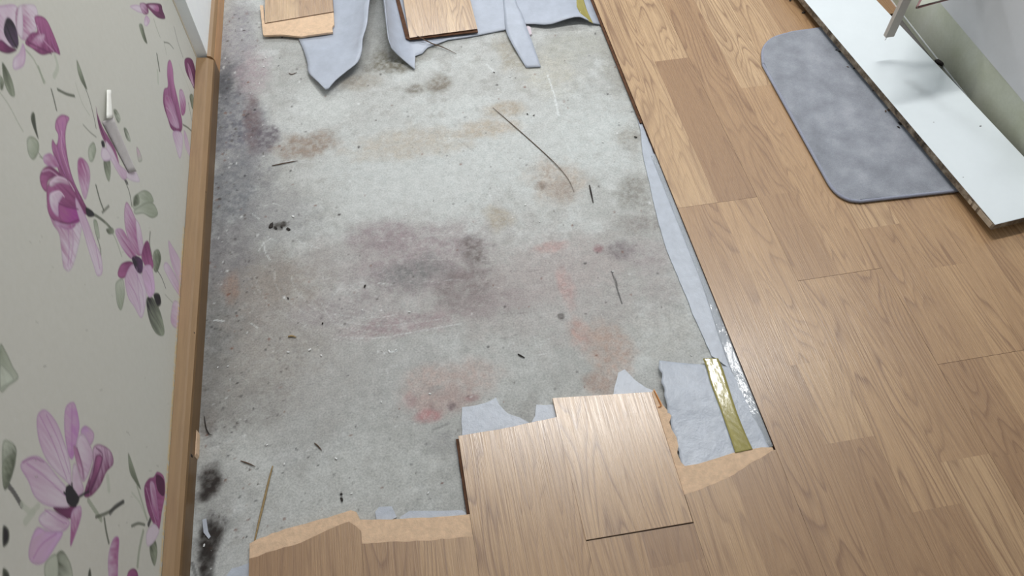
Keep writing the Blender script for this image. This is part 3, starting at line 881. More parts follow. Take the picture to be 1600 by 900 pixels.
M_CURL = mat_plain('shaded_paper_roll', lin(196, 192, 192), 0.7, 0.08, 80)  # white paper; the flap's grey shadow is put into this colour
M_CURLWHITE = mat_plain('torn_paper_white', lin(238, 238, 232), 0.7, 0.04, 80)
rows = []
for t in np.linspace(0, 1, 12):
    a = wall_pt(158 + 42 * t, 190 + 80 * t)
    b = wall_pt(168 + 42 * t, 184 + 84 * t)
    row = []
    for s in np.linspace(0, 1, 7):
        p = a.lerp(b, s)
        p.x += 0.0012 + math.sin(s * math.pi * .62) * 0.009 * (1 - 0.75 * t)
        row.append(p)
    rows.append(row)
curl = link('wallpaper_curl', strip_mesh('wallpaper_curl', rows, 0.0004), M_CURL, wall_left)
rows = []
for t in np.linspace(0, 1, 8):
    a = wall_pt(164 - 7 * t, 141 + 45 * t)
    b = wall_pt(170.5 - 3 * t, 141 + 44 * t)
    row = []
    for s in np.linspace(0, 1, 5):
        p = a.lerp(b, s)
        p.x += 0.003 + 0.007 * t + 0.002 * math.sin(s * 3.1)
        row.append(p)
    rows.append(row)
o = link('torn_paper_tip', strip_mesh('torn_paper_tip', rows, 0.0004), M_CURLWHITE, wall_left)
o['label'] = 'white torn paper tip'

# ------------------------------------------------------------------ skirting and far wall on the left
def skirting(name, y0, y1, xf, xb, mat, label, h=0.058):
    """xf(y) front, xb(y) back: extruded profile with an eased top edge"""
    bm = bmesh.new()
    prof = [(0, 0.0), (0, 0.040), (.06, 0.045), (.30, 0.0525), (.42, .055), (1.0, h), (1.0, 0.0)]
    rings = []
    ys = np.linspace(y0, y1, 14)
    for y in ys:
        rings.append([bm.verts.new((xf(y) + (xb(y) - xf(y)) * a, y, z)) for a, z in prof])
    k = len(prof)
    for a, b in zip(rings, rings[1:]):
        for i in range(k):
            f = bm.faces.new((a[i], a[(i + 1) % k], b[(i + 1) % k], b[i]))
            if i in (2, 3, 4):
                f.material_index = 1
    bm.faces.new(rings[0])
    bm.faces.new(list(reversed(rings[-1])))
    o = link(name, bm_mesh(bm, name), mat)
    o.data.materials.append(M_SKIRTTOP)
    return tag(o, label, None, None, 'structure')


skirt = skirting('baseboard_left', -0.6, 1.803, lambda y: -0.489 - 0.004 * max(0, (y - 1.1) / .7), lambda y: wall_x(y) + 0.0008, M_SKIRT,
                 'brown varnished wood skirting along the papered wall')
for px, py, w in ((300, 712, .004), (304, 520, .0022), (322, 300, .002)):   # nail dents
    d = ray((px, py))
    t = -0.4885 / d[0]
    c = Vector((-0.4889, d[1] * t, CAM_Z + d[2] * t))
    bm = bmesh.new()
    bmesh.ops.create_uvsphere(bm, u_segments=8, v_segments=5, radius=w, matrix=Matrix.Translation(c) @ Matrix.Diagonal((.2, .8, 1.3, 1)))
    link('nail_dent', bm_mesh(bm, 'nail_dent', True), M_DIRT, skirt)
a, b = at(306, 690, .012), at(309, 718, .001)
prism('loose_splinter', [(-0.4885, b.y), (-0.4855, b.y + .006), (-0.4865, b.y + .05), (-0.4885, b.y + .055)], 0.0, 0.016, M_CORE, skirt)

far_wall = prism('wall_left_far', [(-0.60, 1.812), (-0.509, 1.812), (-0.509, 3.4), (-0.60, 3.4)], 0.0, 2.4, M_WHITE, origin=(-0.55, 2.6, 0))
tag(far_wall, 'bright white painted wall beyond the end of the floral paper', None, None, 'structure')
skirting('baseboard_left_far', 1.806, 3.4, lambda y: -0.4935, lambda y: -0.5095, mat_plain('far_skirting_wood', lin(192, 146, 100), .45, .14, 6, .08, stretch=(18, 1.2, 18)),
         'lighter brown skirting below the white wall at the far end')
jx = wall_x(1.804)
prism_t = prism('trim_1', [(jx - .03, 1.804), (jx + .0015, 1.804), (jx + .0015, 1.812), (jx - .03, 1.812)], 0.0, 2.4,
                mat_plain('beige_corner_trim', lin(206, 196, 178), .5, .06, 40), origin=(jx, 1.808, 0))
tag(prism_t, 'narrow beige corner trim where the floral paper ends', None, None, 'structure')

# ------------------------------------------------------------------ laminate floor: planks as parts
lam = empty('laminate_floor')
tag(lam, 'oak look laminate floor laid in wide two-strip planks', None, None, 'structure')


def plank_mesh(name, x0, x1, near, far, cells, z0, z1, zfun=None, extra=None):
    """x0..x1 wide; near / far: polylines [(x, y)...] from x0 to x1 of the two ends.
    cells: for each of the two printed strips a list of (y_break, tone, seed)."""
    def y_on(line, x):
        for (xa, ya_), (xb, yb_) in zip(line, line[1:]):
            if xa <= x <= xb:
                return ya_ + (yb_ - ya_) * (x - xa) / max(xb - xa, 1e-9)
        return line[-1][1] if x > line[-1][0] else line[0][1]
    xm = (x0 + x1) / 2
    bm = bmesh.new()
    tone = bm.faces.layers.float.new('tone')
    seed = bm.faces.layers.float.new('seed')
    zf = zfun or (lambda x, y: 0.0)
    cache = {}

    def vert(x, y, z):
        k = (round(x, 5), round(y, 5), round(z, 5))
        if k not in cache:
            cache[k] = bm.verts.new((x, y, z + zf(x, y)))
        return cache[k]
    for (xa, xb), col in zip(((x0, xm), (xm, x1)), cells):
        n_in = [p for p in near if xa < p[0] < xb]
        f_in = [p for p in far if xa < p[0] < xb]
        low = [(xa, y_on(near, xa))] + n_in + [(xb, y_on(near, xb))]
        top = [(xa, y_on(far, xa))] + f_in + [(xb, y_on(far, xb))]
        brk = [c for c in col]
        start = low
        for i, (yb, tn, sd) in enumerate(brk):
            end = top if i == len(brk) - 1 else [(xa, yb), (xb, yb)]
            if i < len(brk) - 1 and (yb <= max(p[1] for p in low) or yb >= min(p[1] for p in top)):
                continue
            ring = start + list(reversed(end))
            f = bm.faces.new([vert(x, y, z1) for x, y in ring])
            f[tone], f[seed] = tn, sd
            start = end
    # sides and bottom follow the whole outline
    out = []
    for p in [(x0, y_on(near, x0))] + [q for q in near if x0 < q[0] < x1] + [(x1, y_on(near, x1))]:
        out.append(p)
    for p in [(x1, y_on(far, x1))] + [q for q in reversed(far) if x0 < q[0] < x1] + [(x0, y_on(far, x0))]:
        out.append(p)
    tv = [bm.verts.new((x, y, z1 - .0003 + zf(x, y))) for x, y in out]
    bv = [bm.verts.new((x, y, z0 + zf(x, y))) for x, y in out]
    tt = [bm.verts.new((x, y, z1 + zf(x, y))) for x, y in out]
    for i in range(len(out)):
        j = (i + 1) % len(out)
        f = bm.faces.new((bv[i], bv[j], tv[j], tv[i]))
        f.material_index = 1
        f = bm.faces.new((tv[i], tv[j], tt[j], tt[i]))
        f.material_index = 1
    f = bm.faces.new(list(reversed(bv)))
    f.material_index = 1
    me = bpy.data.meshes.new(name)
    bm.normal_update()
    bm.to_mesh(me)
    bm.free()
    me.materials.append(M_LAM)
    me.materials.append(M_COREDARK)
    return me


GAP = 0.0002
rs = random.Random(12)


def plank(x0, x1, near, far, cells, z0=UNDER, z1=LAM, dz=0.0, parent=lam, name='plank', zfun=None):
    near = near if isinstance(near, list) else [(x0, near), (x1, near)]
    far = far if isinstance(far, list) else [(x0, far), (x1, far)]
    me = plank_mesh(name, x0 + GAP, x1 - GAP, near, far, cells, z0, z1 + dz, zfun)
    return link(name, me, None, parent)


def rc(y0, y1, n=2):
    """random printed strips for one plank"""
    out = []
    for s in range(2):
        brk = sorted(rs.uniform(y0 + .12, y1 - .12) for _ in range(n)) if y1 - y0 > .5 else []
        cells = [(b, rs.uniform(.15, .9), rs.uniform(0, 50)) for b in brk] + [(9, rs.uniform(.15, .9), rs.uniform(0, 50))]
        out.append(cells)
    return out


def yl(px, py):
    return at(px, py, LAM).y


xD, xE, xF, xG, xH, xI = [XB + PW * k for k in range(6)]
RWALL = 1.43
g = 0.0003
yD, yE, yF = yl(1125, 316), yl(1318, 428), yl(1540, 557)
# row along the open bay
plank(xD, xE, -.25, yD - g, [[(9, .42, 3.1)], [(yl(1315, 690), .30, 7.7), (yl(1274, 565), .72, 9.2), (9, .62, 14.9)]], dz=.0001)
pk = plank(xD, xE, yD + g, 2.31, [[(9, .80, 21.4)], [(yl(1058, 92), .22, 5.6), (9, .82, 30.3)]])
prism('tongue', [(XB - .0065, yl(1003, 190)), (XB + .001, yl(1003, 190)), (XB + .001, 2.31), (XB - .0065, 2.31)], .0046, .0076, M_COREDARK, pk)  # dark lip added to widen the plank's dark edge and the gap's shadow
plank(xD, xE, 2.3105, 3.3, rc(2.3, 3.3))
plank(xE, xF, -.35, yE - g, [[(yl(1430, 800), .35, 18.2), (9, .60, 2.3)], [(yl(1500, 717), .75, 23.1), (9, .45, 11.7)]], dz=-.0001)
plank(xE, xF, yE + g, 2.06, [[(yl(1240, 300), .36, 26.5), (9, .40, 27.8)], [(yl(1182, 135), .58, 33.3), (9, .88, 40.1)]], dz=.0001)
plank(xE, xF, 2.0605, 3.3, rc(2.06, 3.3))
plank(xF, xG, -.45, yF - g, [[(yl(1470, 730), .30, 8.8), (9, .34, 9.9)], [(9, .62, 44.4)]])
plank(xF, xG, yF + g, 1.86, [[(yl(1400, 350), .45, 16.1), (9, .80, 47.2)], [(yl(1450, 420), .62, 36.6), (9, .5, 12.3)]], dz=.0001)
plank(xF, xG, 1.8605, 3.3, [[(9, .32, 15.5)], [(9, .25, 19.5)]])
plank(xG, xH, -.45, .41, rc(-.45, .41))
plank(xG, xH, .4105, 1.61, [[(yl(1580, 560), .35, 6.2), (9, .52, 38.2)], [(9, .60, 41.4)]])
plank(xG, xH, 1.6105, 3.3, [[(9, .30, 17.5)], [(9, .28, 13.5)]], dz=.0001)
plank(xH, RWALL, -.45, .93, rc(-.45, .93))
plank(xH, 1.376, .9305, 1.70, [[(9, .30, 17.9)], [(9, .22, 13.1)]])
plank(xH, RWALL, 1.7005, 2.13, [[(9, .10, 17.9)], [(9, .05, 13.1)]])
plank(xH, RWALL, 2.1305, 3.3, rc(2.13, 3.3))

# near rows, from left to right, ends broken or cut
def lp(*pts, z=LAM):
    return [(at(x, y, z).x, at(x, y, z).y) for x, y in pts]


def hug(line, x0, x1):
    """keep a traced end line inside its plank"""
    line = sorted(line)
    line[0] = (x0, line[0][1])
    line[-1] = (x1, line[-1][1])
    return [(min(max(x, x0), x1), y) for x, y in line]


xX, xY, xA, xB_, xC = XB - 5 * PW, XB - 4 * PW, XB - 3 * PW, XB - 2 * PW, XB - PW


def ragged_line(line, step, amp, seed):
    return sorted(ragged(line, step, amp, seed, False))


# leftmost broken plank: bare core wedge and torn oak film
core_far = hug(lp((398, 848), (425, 833), (470, 820), (520, 806), (548, 797), (557, 800), (567, 812), z=CORE), xX, xY)
film_far = hug(lp((399, 871), (430, 860), (470, 848), (510, 829), (545, 815), (556, 822), (566, 829)), xX, xY)
pk = plank(xX, xY, -.25, ragged_line(film_far, .012, .0016, 1), [[(9, .24, 22.2)], [(9, .40, 28.8)]], z0=CORE)
pk['label'] = 'broken plank with a slanting torn end'
prism('bare_core', [(xX + GAP, -.25), (xY - GAP, -.25)] + list(reversed(ragged_line(core_far, .009, .0012, 2))), UNDER, CORE, M_CORE, pk)
# next one
core_far = hug(lp((567, 811), (620, 811), (680, 808), (735, 803), z=CORE), xY, xA)
film_far = hug(lp((568, 849), (620, 846), (660, 845), (700, 842), (738, 838)), xY, xA)
pk = plank(xY, xA, -.25, ragged_line(film_far, .010, .0012, 3), [[(9, .34, 31.7)], [(9, .62, 37.1)]], z0=CORE)
pk['label'] = 'broken plank with a straight band of bare core'
prism('bare_core', [(xY + GAP, -.25), (xA - GAP, -.25)] + list(reversed(ragged_line(core_far, .010, .0008, 4))), UNDER, CORE, M_CORE, pk)
# plank with intact end
end_a = hug(lp((718, 681), (780, 671), (868, 652)), xA, xB_)
pk = plank(xA, xB_, -.25, ragged_line(end_a, .012, .0004, 5), [[(9, .62, 1.9)], [(9, .55, 34.6)]], dz=.0002)
pk['label'] = 'plank with its end and tongue edge laid open'
prism('tongue', [(xA - .0055, end_a[0][1] - .004), (xA, end_a[0][1] - .004), (xA, yl(738, 828)), (xA - .0055, yl(738, 828))], .0052, .0080, M_COREDARK, pk)
# behind the loose offcut: plank running to the camera
yB = at(1000, 829, LAM).y
pk = plank(xB_, xC, -.25, hug(lp((914, 846), (1081, 818)), xB_, xC), [[(9, .55, 24.4)], [(yl(1060, 880), .34, 42.8), (9, .20, 43.9)]])
# plank whose film was chiselled off in the hole beside the bay
film_far = hug(lp((1068, 773), (1100, 762), (1140, 745), (1175, 722), (1207, 703)), xC, XB)
pk = plank(xC, XB, -.25, ragged_line(film_far, .010, .0012, 7), [[(9, .60, 45.5)], [(9, .32, 46.9)]], z0=CORE)
pk['label'] = 'plank chiselled down to its bare core'
core = lp((1066, 776), (1018, 613), (1022, 607), (1030, 622), (1036, 633), (1042, 640), (1049, 650), (1046, 660), (1050, 672), (1057, 683), (1060, 697), (1058, 708),
          (1064, 722), (1070, 728), (1090, 725), (1120, 716), (1150, 706), (1190, 699), (1207, 699), z=CORE)
core = [(min(max(x, xC + GAP), XB - GAP), y) for x, y in core]
prism('bare_core', [(XB - GAP, -.25), (xC + GAP, -.25)] + core, UNDER, CORE, M_CORE, pk)

# loose offcut lying slightly raised in the row
yb0, yb1 = at(1000, 829, .015).y, at(945, 617, .013).y
tilt = lambda x, y: 0.0018 * (yb1 - y) / (yb1 - yb0)
offx = -.0012
off = plank(xB_ + offx, xC + offx, hug(lp((915, 843), (1080, 815), z=.0155), xB_, xC), hug(lp((868, 621), (940, 617), (1020, 612), z=.012), xB_, xC),
            [[(9, .70, 61.3)], [(9, .62, 61.6)]], z0=UNDER + .0004, z1=LAM + .0004, parent=None, name='laminate_offcut', zfun=tilt)
off.data.materials[1] = M_CORE
tag(off, 'short loose laminate offcut lying slightly raised above its neighbours', 'floor plank', 'loose laminate pieces')

# ------------------------------------------------------------------ loose planks at the far end
def loose_plank(corners, z0, mat_cells, label, tilt_z=(0, 0), core_px=None):
    """corners px: near-left, near-right, far-right, far-left of the top face"""
    z1 = z0 + .008
    P4 = [at(x, y, z1 + dz) for (x, y), dz in zip(corners, (0, 0, 0, 0))]
    bm = bmesh.new()
    tone = bm.faces.layers.float.new('tone')
    seed = bm.faces.layers.float.new('seed')
    o = (P4[0] + P4[1]) / 2
    o.z = z0
    m0, m1 = (P4[0] + P4[1]) / 2, (P4[3] + P4[2]) / 2
    for quad, (tn, sd) in zip(((P4[0], m0, m1, P4[3]), (m0, P4[1], P4[2], m1)), mat_cells):
        f = bm.faces.new([bm.verts.new(p - o) for p in quad])
        f[tone], f[seed] = tn, sd
    t = [bm.verts.new(p - o) for p in P4]
    b = [bm.verts.new(p - o - Vector((0, 0, .008))) for p in P4]
    for i in range(4):
        j = (i + 1) % 4
        f = bm.faces.new((b[i], b[j], t[j], t[i]))
        f.material_index = 1
    f = bm.faces.new(list(reversed(b)))
    f.material_index = 1
    me = bpy.data.meshes.new('loose_plank')
    bm.normal_update()
    bm.to_mesh(me)
    bm.free()
    me.materials.append(M_LAM)
    me.materials.append(M_COREDARK)
    ob = link('loose_plank', me, None, None, o)
    tag(ob, label, 'floor plank', 'loose laminate pieces')
    return ob


far_e = lambda x, y: (x + (x - 430) * -(160) / (y + 1228), y - 160)
lp1 = loose_plank([(414, 36), (521, 18), far_e(521, 18), far_e(412, 36)], .008, [(.86, 50.3), (.45, 51.9)],
                  'loose laminate plank with a pale strip of bare core at its end')
c1 = [at(x, y, .0135) for x, y in ((412, 55), (440, 54), (470, 57), (490, 54), (520, 50), (519, 42), (522, 38), (521, 16), (460, 26), (414, 34))]
prism('bare_core', [(p.x - lp1.location.x, p.y - lp1.location.y) for p in c1], 0.0, .0055, M_CORE, lp1)
c1 = [at(x, y, .0135) for x, y in ((406, 8), (411, 8), (415, 54), (411, 54))]
prism('core_edge', [(p.x - lp1.location.x, p.y - lp1.location.y) for p in c1], -.0005, .005, M_CORE, lp1)
lp2 = loose_plank([(640, 59), (746, 45), far_e(746, 45), far_e(640, 59)], .010, [(.80, 52.6), (.96, 53.8)],
                  'loose laminate plank with a clean dark cut end on the foam')
c2 = [at(x, y, .0135) for x, y in ((634, 60), (641, 62), (747, 50), (746, 46), (640, 58), (622, -10), (616, -10))]
prism('tongue', [(p.x - lp2.location.x, p.y - lp2.location.y) for p in c2], .0015, .0040, M_COREDARK, lp2)

# ------------------------------------------------------------------ foam underlay
def foam_flat(poly_px, label, z=UNDER, seed=1, step=.012, amp=.0012, name='foam_underlay', clampx=None, group='pieces of foam underlay'):
    pts = [(at(x, y, z).x, at(x, y, z).y) for x, y in poly_px]
    if clampx:
        pts = [(min(max(x, clampx[0]), clampx[1]), y) for x, y in pts]
    pts = ragged(pts, step, amp, seed)
    o = prism(name, pts, 0.0002, z, M_FOAM2)
    return tag(o, label, 'foam underlay', group)


def foam_sheet(rows_px, label, cols=10, thick=.0022, bulge=None, name='foam_underlay', sub=3):
    """rows: (xl, yl, zl, xr, yr, zr) top to bottom"""
    A = smooth_open([tuple(at(r[0], r[1], r[2])) for r in rows_px], sub)
    B = smooth_open([tuple(at(r[3], r[4], r[5])) for r in rows_px], sub)
    rows = []
    for i, (a, b) in enumerate(zip(A, B)):
        row = []
        for j in range(cols + 1):
            s = j / cols
            p = Vector(a).lerp(Vector(b), s)
            if bulge:
                p.z += bulge(s, i / (len(A) - 1))
            p.z = max(p.z, 0.0025)
            row.append(p)
        rows.append(row)
    o0 = rows[-1][cols // 2].copy()
    o0.z = 0
    rows = [[p - o0 for p in row] for row in rows]
    o = link(name, strip_mesh(name, rows, thick), M_FOAM, None, o0)
    return tag(o, label, 'foam underlay', 'pieces of foam underlay')


foam_flat([(996, 170), (1001, 205), (1004, 238), (1012, 275), (1022, 318), (1030, 352), (1040, 385), (1052, 415), (1062, 440), (1072, 462), (1082, 490), (1096, 520), (1112, 556),
           (1140, 575), (1160, 575), (1129, 510), (1060, 328), (1005, 190), (998, 165)],
          'long narrow strip of pale foam underlay along the laminate edge', seed=2, amp=.0008, clampx=(-1, XB - .0008))
rr = random.Random(9)
hole_rows = []
for t in np.linspace(0, 1, 26):
    yl_ = 564 + 170 * t
    xl_ = 1030 + 6 * t + 30 * t ** 1.3 + rr.uniform(-2, 2)
    yr_ = 574 + 136 * t
    hole_rows.append((xl_, yl_ + rr.uniform(-1, 1), .0105 - .0066 * sstep(.25, .7, np.array(t)), 1158 + 48 * t, yr_, .0046))
hole = foam_sheet(hole_rows, 'square patch of pale crinkled foam with yellow tape beside the laminate', cols=26,
                  bulge=lambda s, t: -.005 * min(1, s * 4) * max(0, .6 - t) + .0011 * (value_noise(np.array(s * 9), np.array(t * 13), 3) - .5), sub=2)
hole.data.materials[0] = M_FOAM2
for v in hole.data.vertices:
    v.co.x = min(v.co.x, XB - .0008 - hole.location.x)
foam_flat([(722, 690), (721, 660), (722, 636), (745, 633), (763, 628), (775, 621), (780, 632), (792, 645), (812, 652), (826, 660), (840, 700), (760, 705)],
          'torn triangular foam piece poking out past the intact plank end', seed=4, clampx=(xA + .0005, 1))
foam_flat([(829, 662), (836, 650), (838, 632), (850, 633), (872, 632), (880, 690), (835, 695)], 'small foam corner between two plank ends', seed=5)
foam_flat([(955, 640), (960, 605), (966, 582), (976, 577), (984, 585), (998, 598), (1010, 606), (1026, 612), (1030, 645)],
          'pointed foam tip behind the loose offcut', seed=6)
foam_flat([(625, 808), (640, 798), (690, 798), (722, 797), (728, 801), (716, 686), (720, 684), (736, 800), (736, 830), (625, 830)],
          'thin L-shaped foam rim in front of the broken plank', seed=7, step=.02, amp=.0005, clampx=(-1, xA - .0062))
foam_flat([(586, 800), (592, 792), (612, 791), (620, 808), (612, 812), (600, 812), (588, 812)], 'small crumpled foam scrap by the bare fibreboard', seed=8, z=.0022)
foam_flat([(352, 902), (362, 888), (372, 886), (388, 880), (398, 868), (400, 920), (350, 920)], 'foam scrap under the leftmost broken plank', seed=9)
foam_flat([(316, 812), (322, 810), (325, 830), (329, 838), (326, 842), (318, 832)], 'tiny pale foam shred lying on the dark mould stain', seed=10, z=.0018, amp=.0004)

# far end: lifted and torn sheets
flat = lambda zr, e: (lambda s, t: -(zr - .004) * s * min(1, max(0, 2.4 - t * 4)) + (zr - .004) * s ** e * min(1, max(0, 2.4 - t * 4)))
foam_sheet([(455, -60, .004, 590, -60, .045), (460, 0, .004, 577, 0, .05), (466, 40, .004, 573, 36, .05), (465, 56, .004, 566, 60, .045), (473, 75, .006, 565, 78, .038),
            (480, 97, .012, 559, 96, .032), (482, 113, .012, 541, 111, .028), (496, 127, .018, 524, 125, .024), (508, 139, .022, 513, 138, .022)],
           'pale foam flap with a torn tip curling up at the far end', bulge=flat(.05, 5), cols=14)
edge_px = [(598, -30, .090), (600, -5, .085), (603, 30, .078), (606, 60, .060), (611, 75, .044), (620, 85, .024), (631, 95, .010), (648, 109, .004), (649, 88, .003), (660, 84, .003), (668, 75, .003),
           (700, 63, .003), (735, 58, .003), (770, 51, .003), (790, 47, .004), (806, 44, .006), (822, 38, .008), (835, 38, .010), (850, 39, .012), (862, 38, .014), (874, 34, .018), (886, 30, .022), (898, 27, .024), (907, 27, .022), (918, 32, .014), (928, 37, .006), (938, 39, .003)]
far_y = 2.45
E_ = [at(*p) for p in edge_px]
back_rows = []
for t in (0, .02, .05, .09, .14, .2, .28, .38, .5, .65, .82, 1.0):
    row = []
    for (px, py, z_), p in zip(edge_px, E_):
        zz = z_ if px < 648 else .003 + (z_ - .003) * max(0, 1 - t * 3.2)
        row.append(Vector((min(p.x, XB - .001), p.y + (far_y - p.y) * t, max(.0025, zz))))
    back_rows.append(row)
o0 = Vector((E_[18].x, E_[18].y, 0))
back = link('foam_underlay', strip_mesh('foam_underlay', [[p - o0 for p in r_] for r_ in back_rows], .0022), M_FOAM, None, o0)
tag(back, 'wide blue-grey foam sheet with a bowed-up left edge under the clean-cut plank', 'foam underlay', 'pieces of foam underlay')
foam_sheet([(778, -50, .006, 800, -50, .008), (786, 0, .008, 806, 0, .012), (788, 20, .010, 815, 20, .014), (790, 45, .010, 824, 45, .014), (798, 64, .010, 832, 66, .012), (810, 85, .008, 839, 86, .008), (822, 105, .004, 845, 104, .004)],
           'long foam tongue hanging over the torn sheet edge', cols=6)
s_ = foam_flat([(824, 40), (829, 42), (831, 53), (825, 55), (821, 46)], 'tiny pinkish foam crumb beside the long foam tongue', z=.006, seed=12, amp=.0003)
s_.data.materials[0] = mat_plain('pink_foam', lin(208, 196, 204), .6, .05, 90)

# ------------------------------------------------------------------ tapes
def mat_tape(name, colour, alpha, rough, bmp):
    m, nt, b = nmat(name, rough, 0.8)
    co = obj_co(nt)
    g = noise(nt, mapped(nt, co, (60, 8, 60)), 1.0, 4, 0.6)
    nt.links.new(ramp(nt, g, [(.3, tuple(c * .75 for c in colour)), (.7, colour)]), b.inputs['Base Color'])
    b.inputs['Alpha'].default_value = alpha
    bump(nt, b, noise(nt, mapped(nt, co, (150, 40, 100)), 1.0, 3, .6), bmp, .0015)
    return m


M_YTAPE = mat_tape('yellow_adhesive_tape', lin(170, 160, 92), 1.0, .13, .2)
M_CLEAR = mat_tape('clear_plastic_film', lin(220, 226, 232), .34, .12, .9)


def tape(name, rows_px, label, mat, cols=6, wav=.0, z=0.0):
    A = smooth_open([tuple(at(r[0], r[1], r[4])) for r in rows_px], 8)
    B = smooth_open([tuple(at(r[2], r[3], r[4])) for r in rows_px], 8)
    rr = random.Random(5)
    rows = []
    for a, b in zip(A, B):
        ph = rr.uniform(0, 1)
        rows.append([Vector(a).lerp(Vector(b), j / cols) + Vector((0, 0, wav * math.sin(j * 1.9 + ph * 5))) for j in range(cols + 1)])
    o0 = rows[-1][cols // 2].copy()
    o = link(name, strip_mesh(name, [[p - o0 for p in r_] for r_ in rows], .0004), mat, None, o0)
    return tag(o, label, 'tape')


zt = UNDER + .0064
tape('adhesive_tape', [(1098, 560, 1122, 560, zt + .0006), (1104, 575, 1130, 578, zt), (1111, 600, 1137, 600, zt), (1126, 640, 1150, 640, zt), (1140, 680, 1164, 676, zt), (1149, 708, 1176, 702, zt)],
     'glossy yellow adhesive tape on the square foam patch near the laminate corner', M_YTAPE, wav=.0003)
tape('adhesive_tape', [(886, -60, 898, -60, .009), (892, -20, 905, -20, .010), (897, 0, 912, 0, .012), (905, 18, 918, 18, .021), (914, 30, 927, 37, .013)],
     'strip of yellow tape on the far foam sheet by the laminate', M_YTAPE)
rows = []
for t in np.linspace(0, 1, 60):
    y = yl(1020, 240) + (yl(1207, 700) + .004 - yl(1020, 240)) * t
    w = .009 + .012 * sstep(.45, .8, np.array(t)) - .006 * sstep(.92, 1., np.array(t))
    wob = .0012 * math.sin(t * 37) + .0008 * math.sin(t * 91)
    rows.append([Vector((XB - .0012 - w * (1 - s), y, .0048 + .0046 * s ** 2.2 + wob * (1 - s) * .6 + .0012 * math.sin(s * 3.1) * sstep(.4, .7, np.array(t)))) for s in np.linspace(0, 1, 8)])
o0 = rows[-1][4].copy()
film = link('clear_film', strip_mesh('clear_film', [[p - o0 for p in r_] for r_ in rows], .0003), M_CLEAR, None, o0)
tag(film, 'shiny clear plastic film curling along the laminate edge', 'plastic film')

# ------------------------------------------------------------------ grey mat
def mat_mat():
    m, nt, b = nmat('grey_mat_pile', 0.9, 0.2)
    co = obj_co(nt)
    g = noise(nt, co, 16, 5, .6)
    f = noise(nt, co, 420, 3, .7)
    col = mixc(nt, .5, ramp(nt, g, [(.3, lin(130, 134, 142)), (.55, lin(152, 156, 165)), (.75, lin(170, 173, 181))]), ramp(nt, f, [(.3, (.38, .38, .38)), (.7, (.62, .62, .62))]), 'OVERLAY')
    nt.links.new(col, b.inputs['Base Color'])
    b.inputs['Sheen Weight'].default_value = .25
    bump(nt, b, math_(nt, 'ADD', f, math_(nt, 'MULTIPLY', g, 2.0)), .5, .003)
    return m


ZM = LAM + .009
mat_px = [(1192, 82), (1197, 66), (1212, 57), (1240, 49), (1285, 43)]
A0, A1 = at(1193, 100, ZM), at(1292, 278, ZM)          # left side
T1 = at(1285, 43, ZM)
B1, B0 = at(1490, 297, ZM), at(1345, 313, ZM)
out = [A0.lerp(A1, t) for t in np.linspace(0, 1, 6)]
c_pts = smooth_open([tuple(A1)[:2], tuple(at(1300, 291, ZM))[:2], tuple(at(1312, 303, ZM))[:2], tuple(at(1328, 311, ZM))[:2], tuple(B0)[:2]], 4)[1:]
poly = [(p.x, p.y) for p in out] + [tuple(p) for p in c_pts] + [(B1.x, B1.y), (B1.x + .05, B1.y)]
poly += [(T1.x + .12, T1.y), (T1.x, T1.y)]
c_pts = smooth_open([tuple(at(1240, 49, ZM))[:2], tuple(at(1212, 57, ZM))[:2], tuple(at(1199, 66, ZM))[:2], tuple(at(1192, 80, ZM))[:2], tuple(A0)[:2]], 4)[:-1]
poly += [tuple(p) for p in c_pts]
M_MAT = mat_mat()
M_RIM = mat_plain('mat_rim', lin(150, 154, 170), .9, .12, 300, .3)
mt = prism('floor_mat', poly, LAM + .0008, ZM, M_MAT, bevel=.0035)
tag(mt, 'soft grey rectangular mat with rounded corners on the laminate', 'mat')
ring = [Vector((x - mt.location.x, y - mt.location.y, ZM - .0035 - mt.location.z)) for x, y in poly]
n0 = len(out) + 17
tube('stitched_rim', ring + [ring[0]], .0042, M_RIM, mt, 6)
prism('rubber_backing', [((x - mt.location.x) * 1.004, (y - mt.location.y) * 1.004) for x, y in poly], .0000, .0026, M_DIRT, mt).location.z = -.0006

# ------------------------------------------------------------------ loose white board on the right
ZB1, ZB0 = .0500, .0305
nl = at(1555, 351, ZB1)
d = Vector((-.0985, .995, 0)).normalized()
nrm = Vector((.995, .0985, 0)).normalized()
BW, BL = .1955, 1.45
cor = [nl, nl + nrm * BW, nl + nrm * BW + d * BL, nl + d * BL]


def mat_board_edge():
    m, nt, b = nmat('dirty_board_edge', .8, .2)
    co = obj_co(nt)
    g = noise(nt, co, 38, 6, .7)
    nt.links.new(ramp(nt, g, [(.34, lin(52, 46, 42)), (.5, lin(122, 108, 92)), (.68, lin(168, 158, 142))]), b.inputs['Base Color'])
    bump(nt, b, g, .5, .002)
    return m


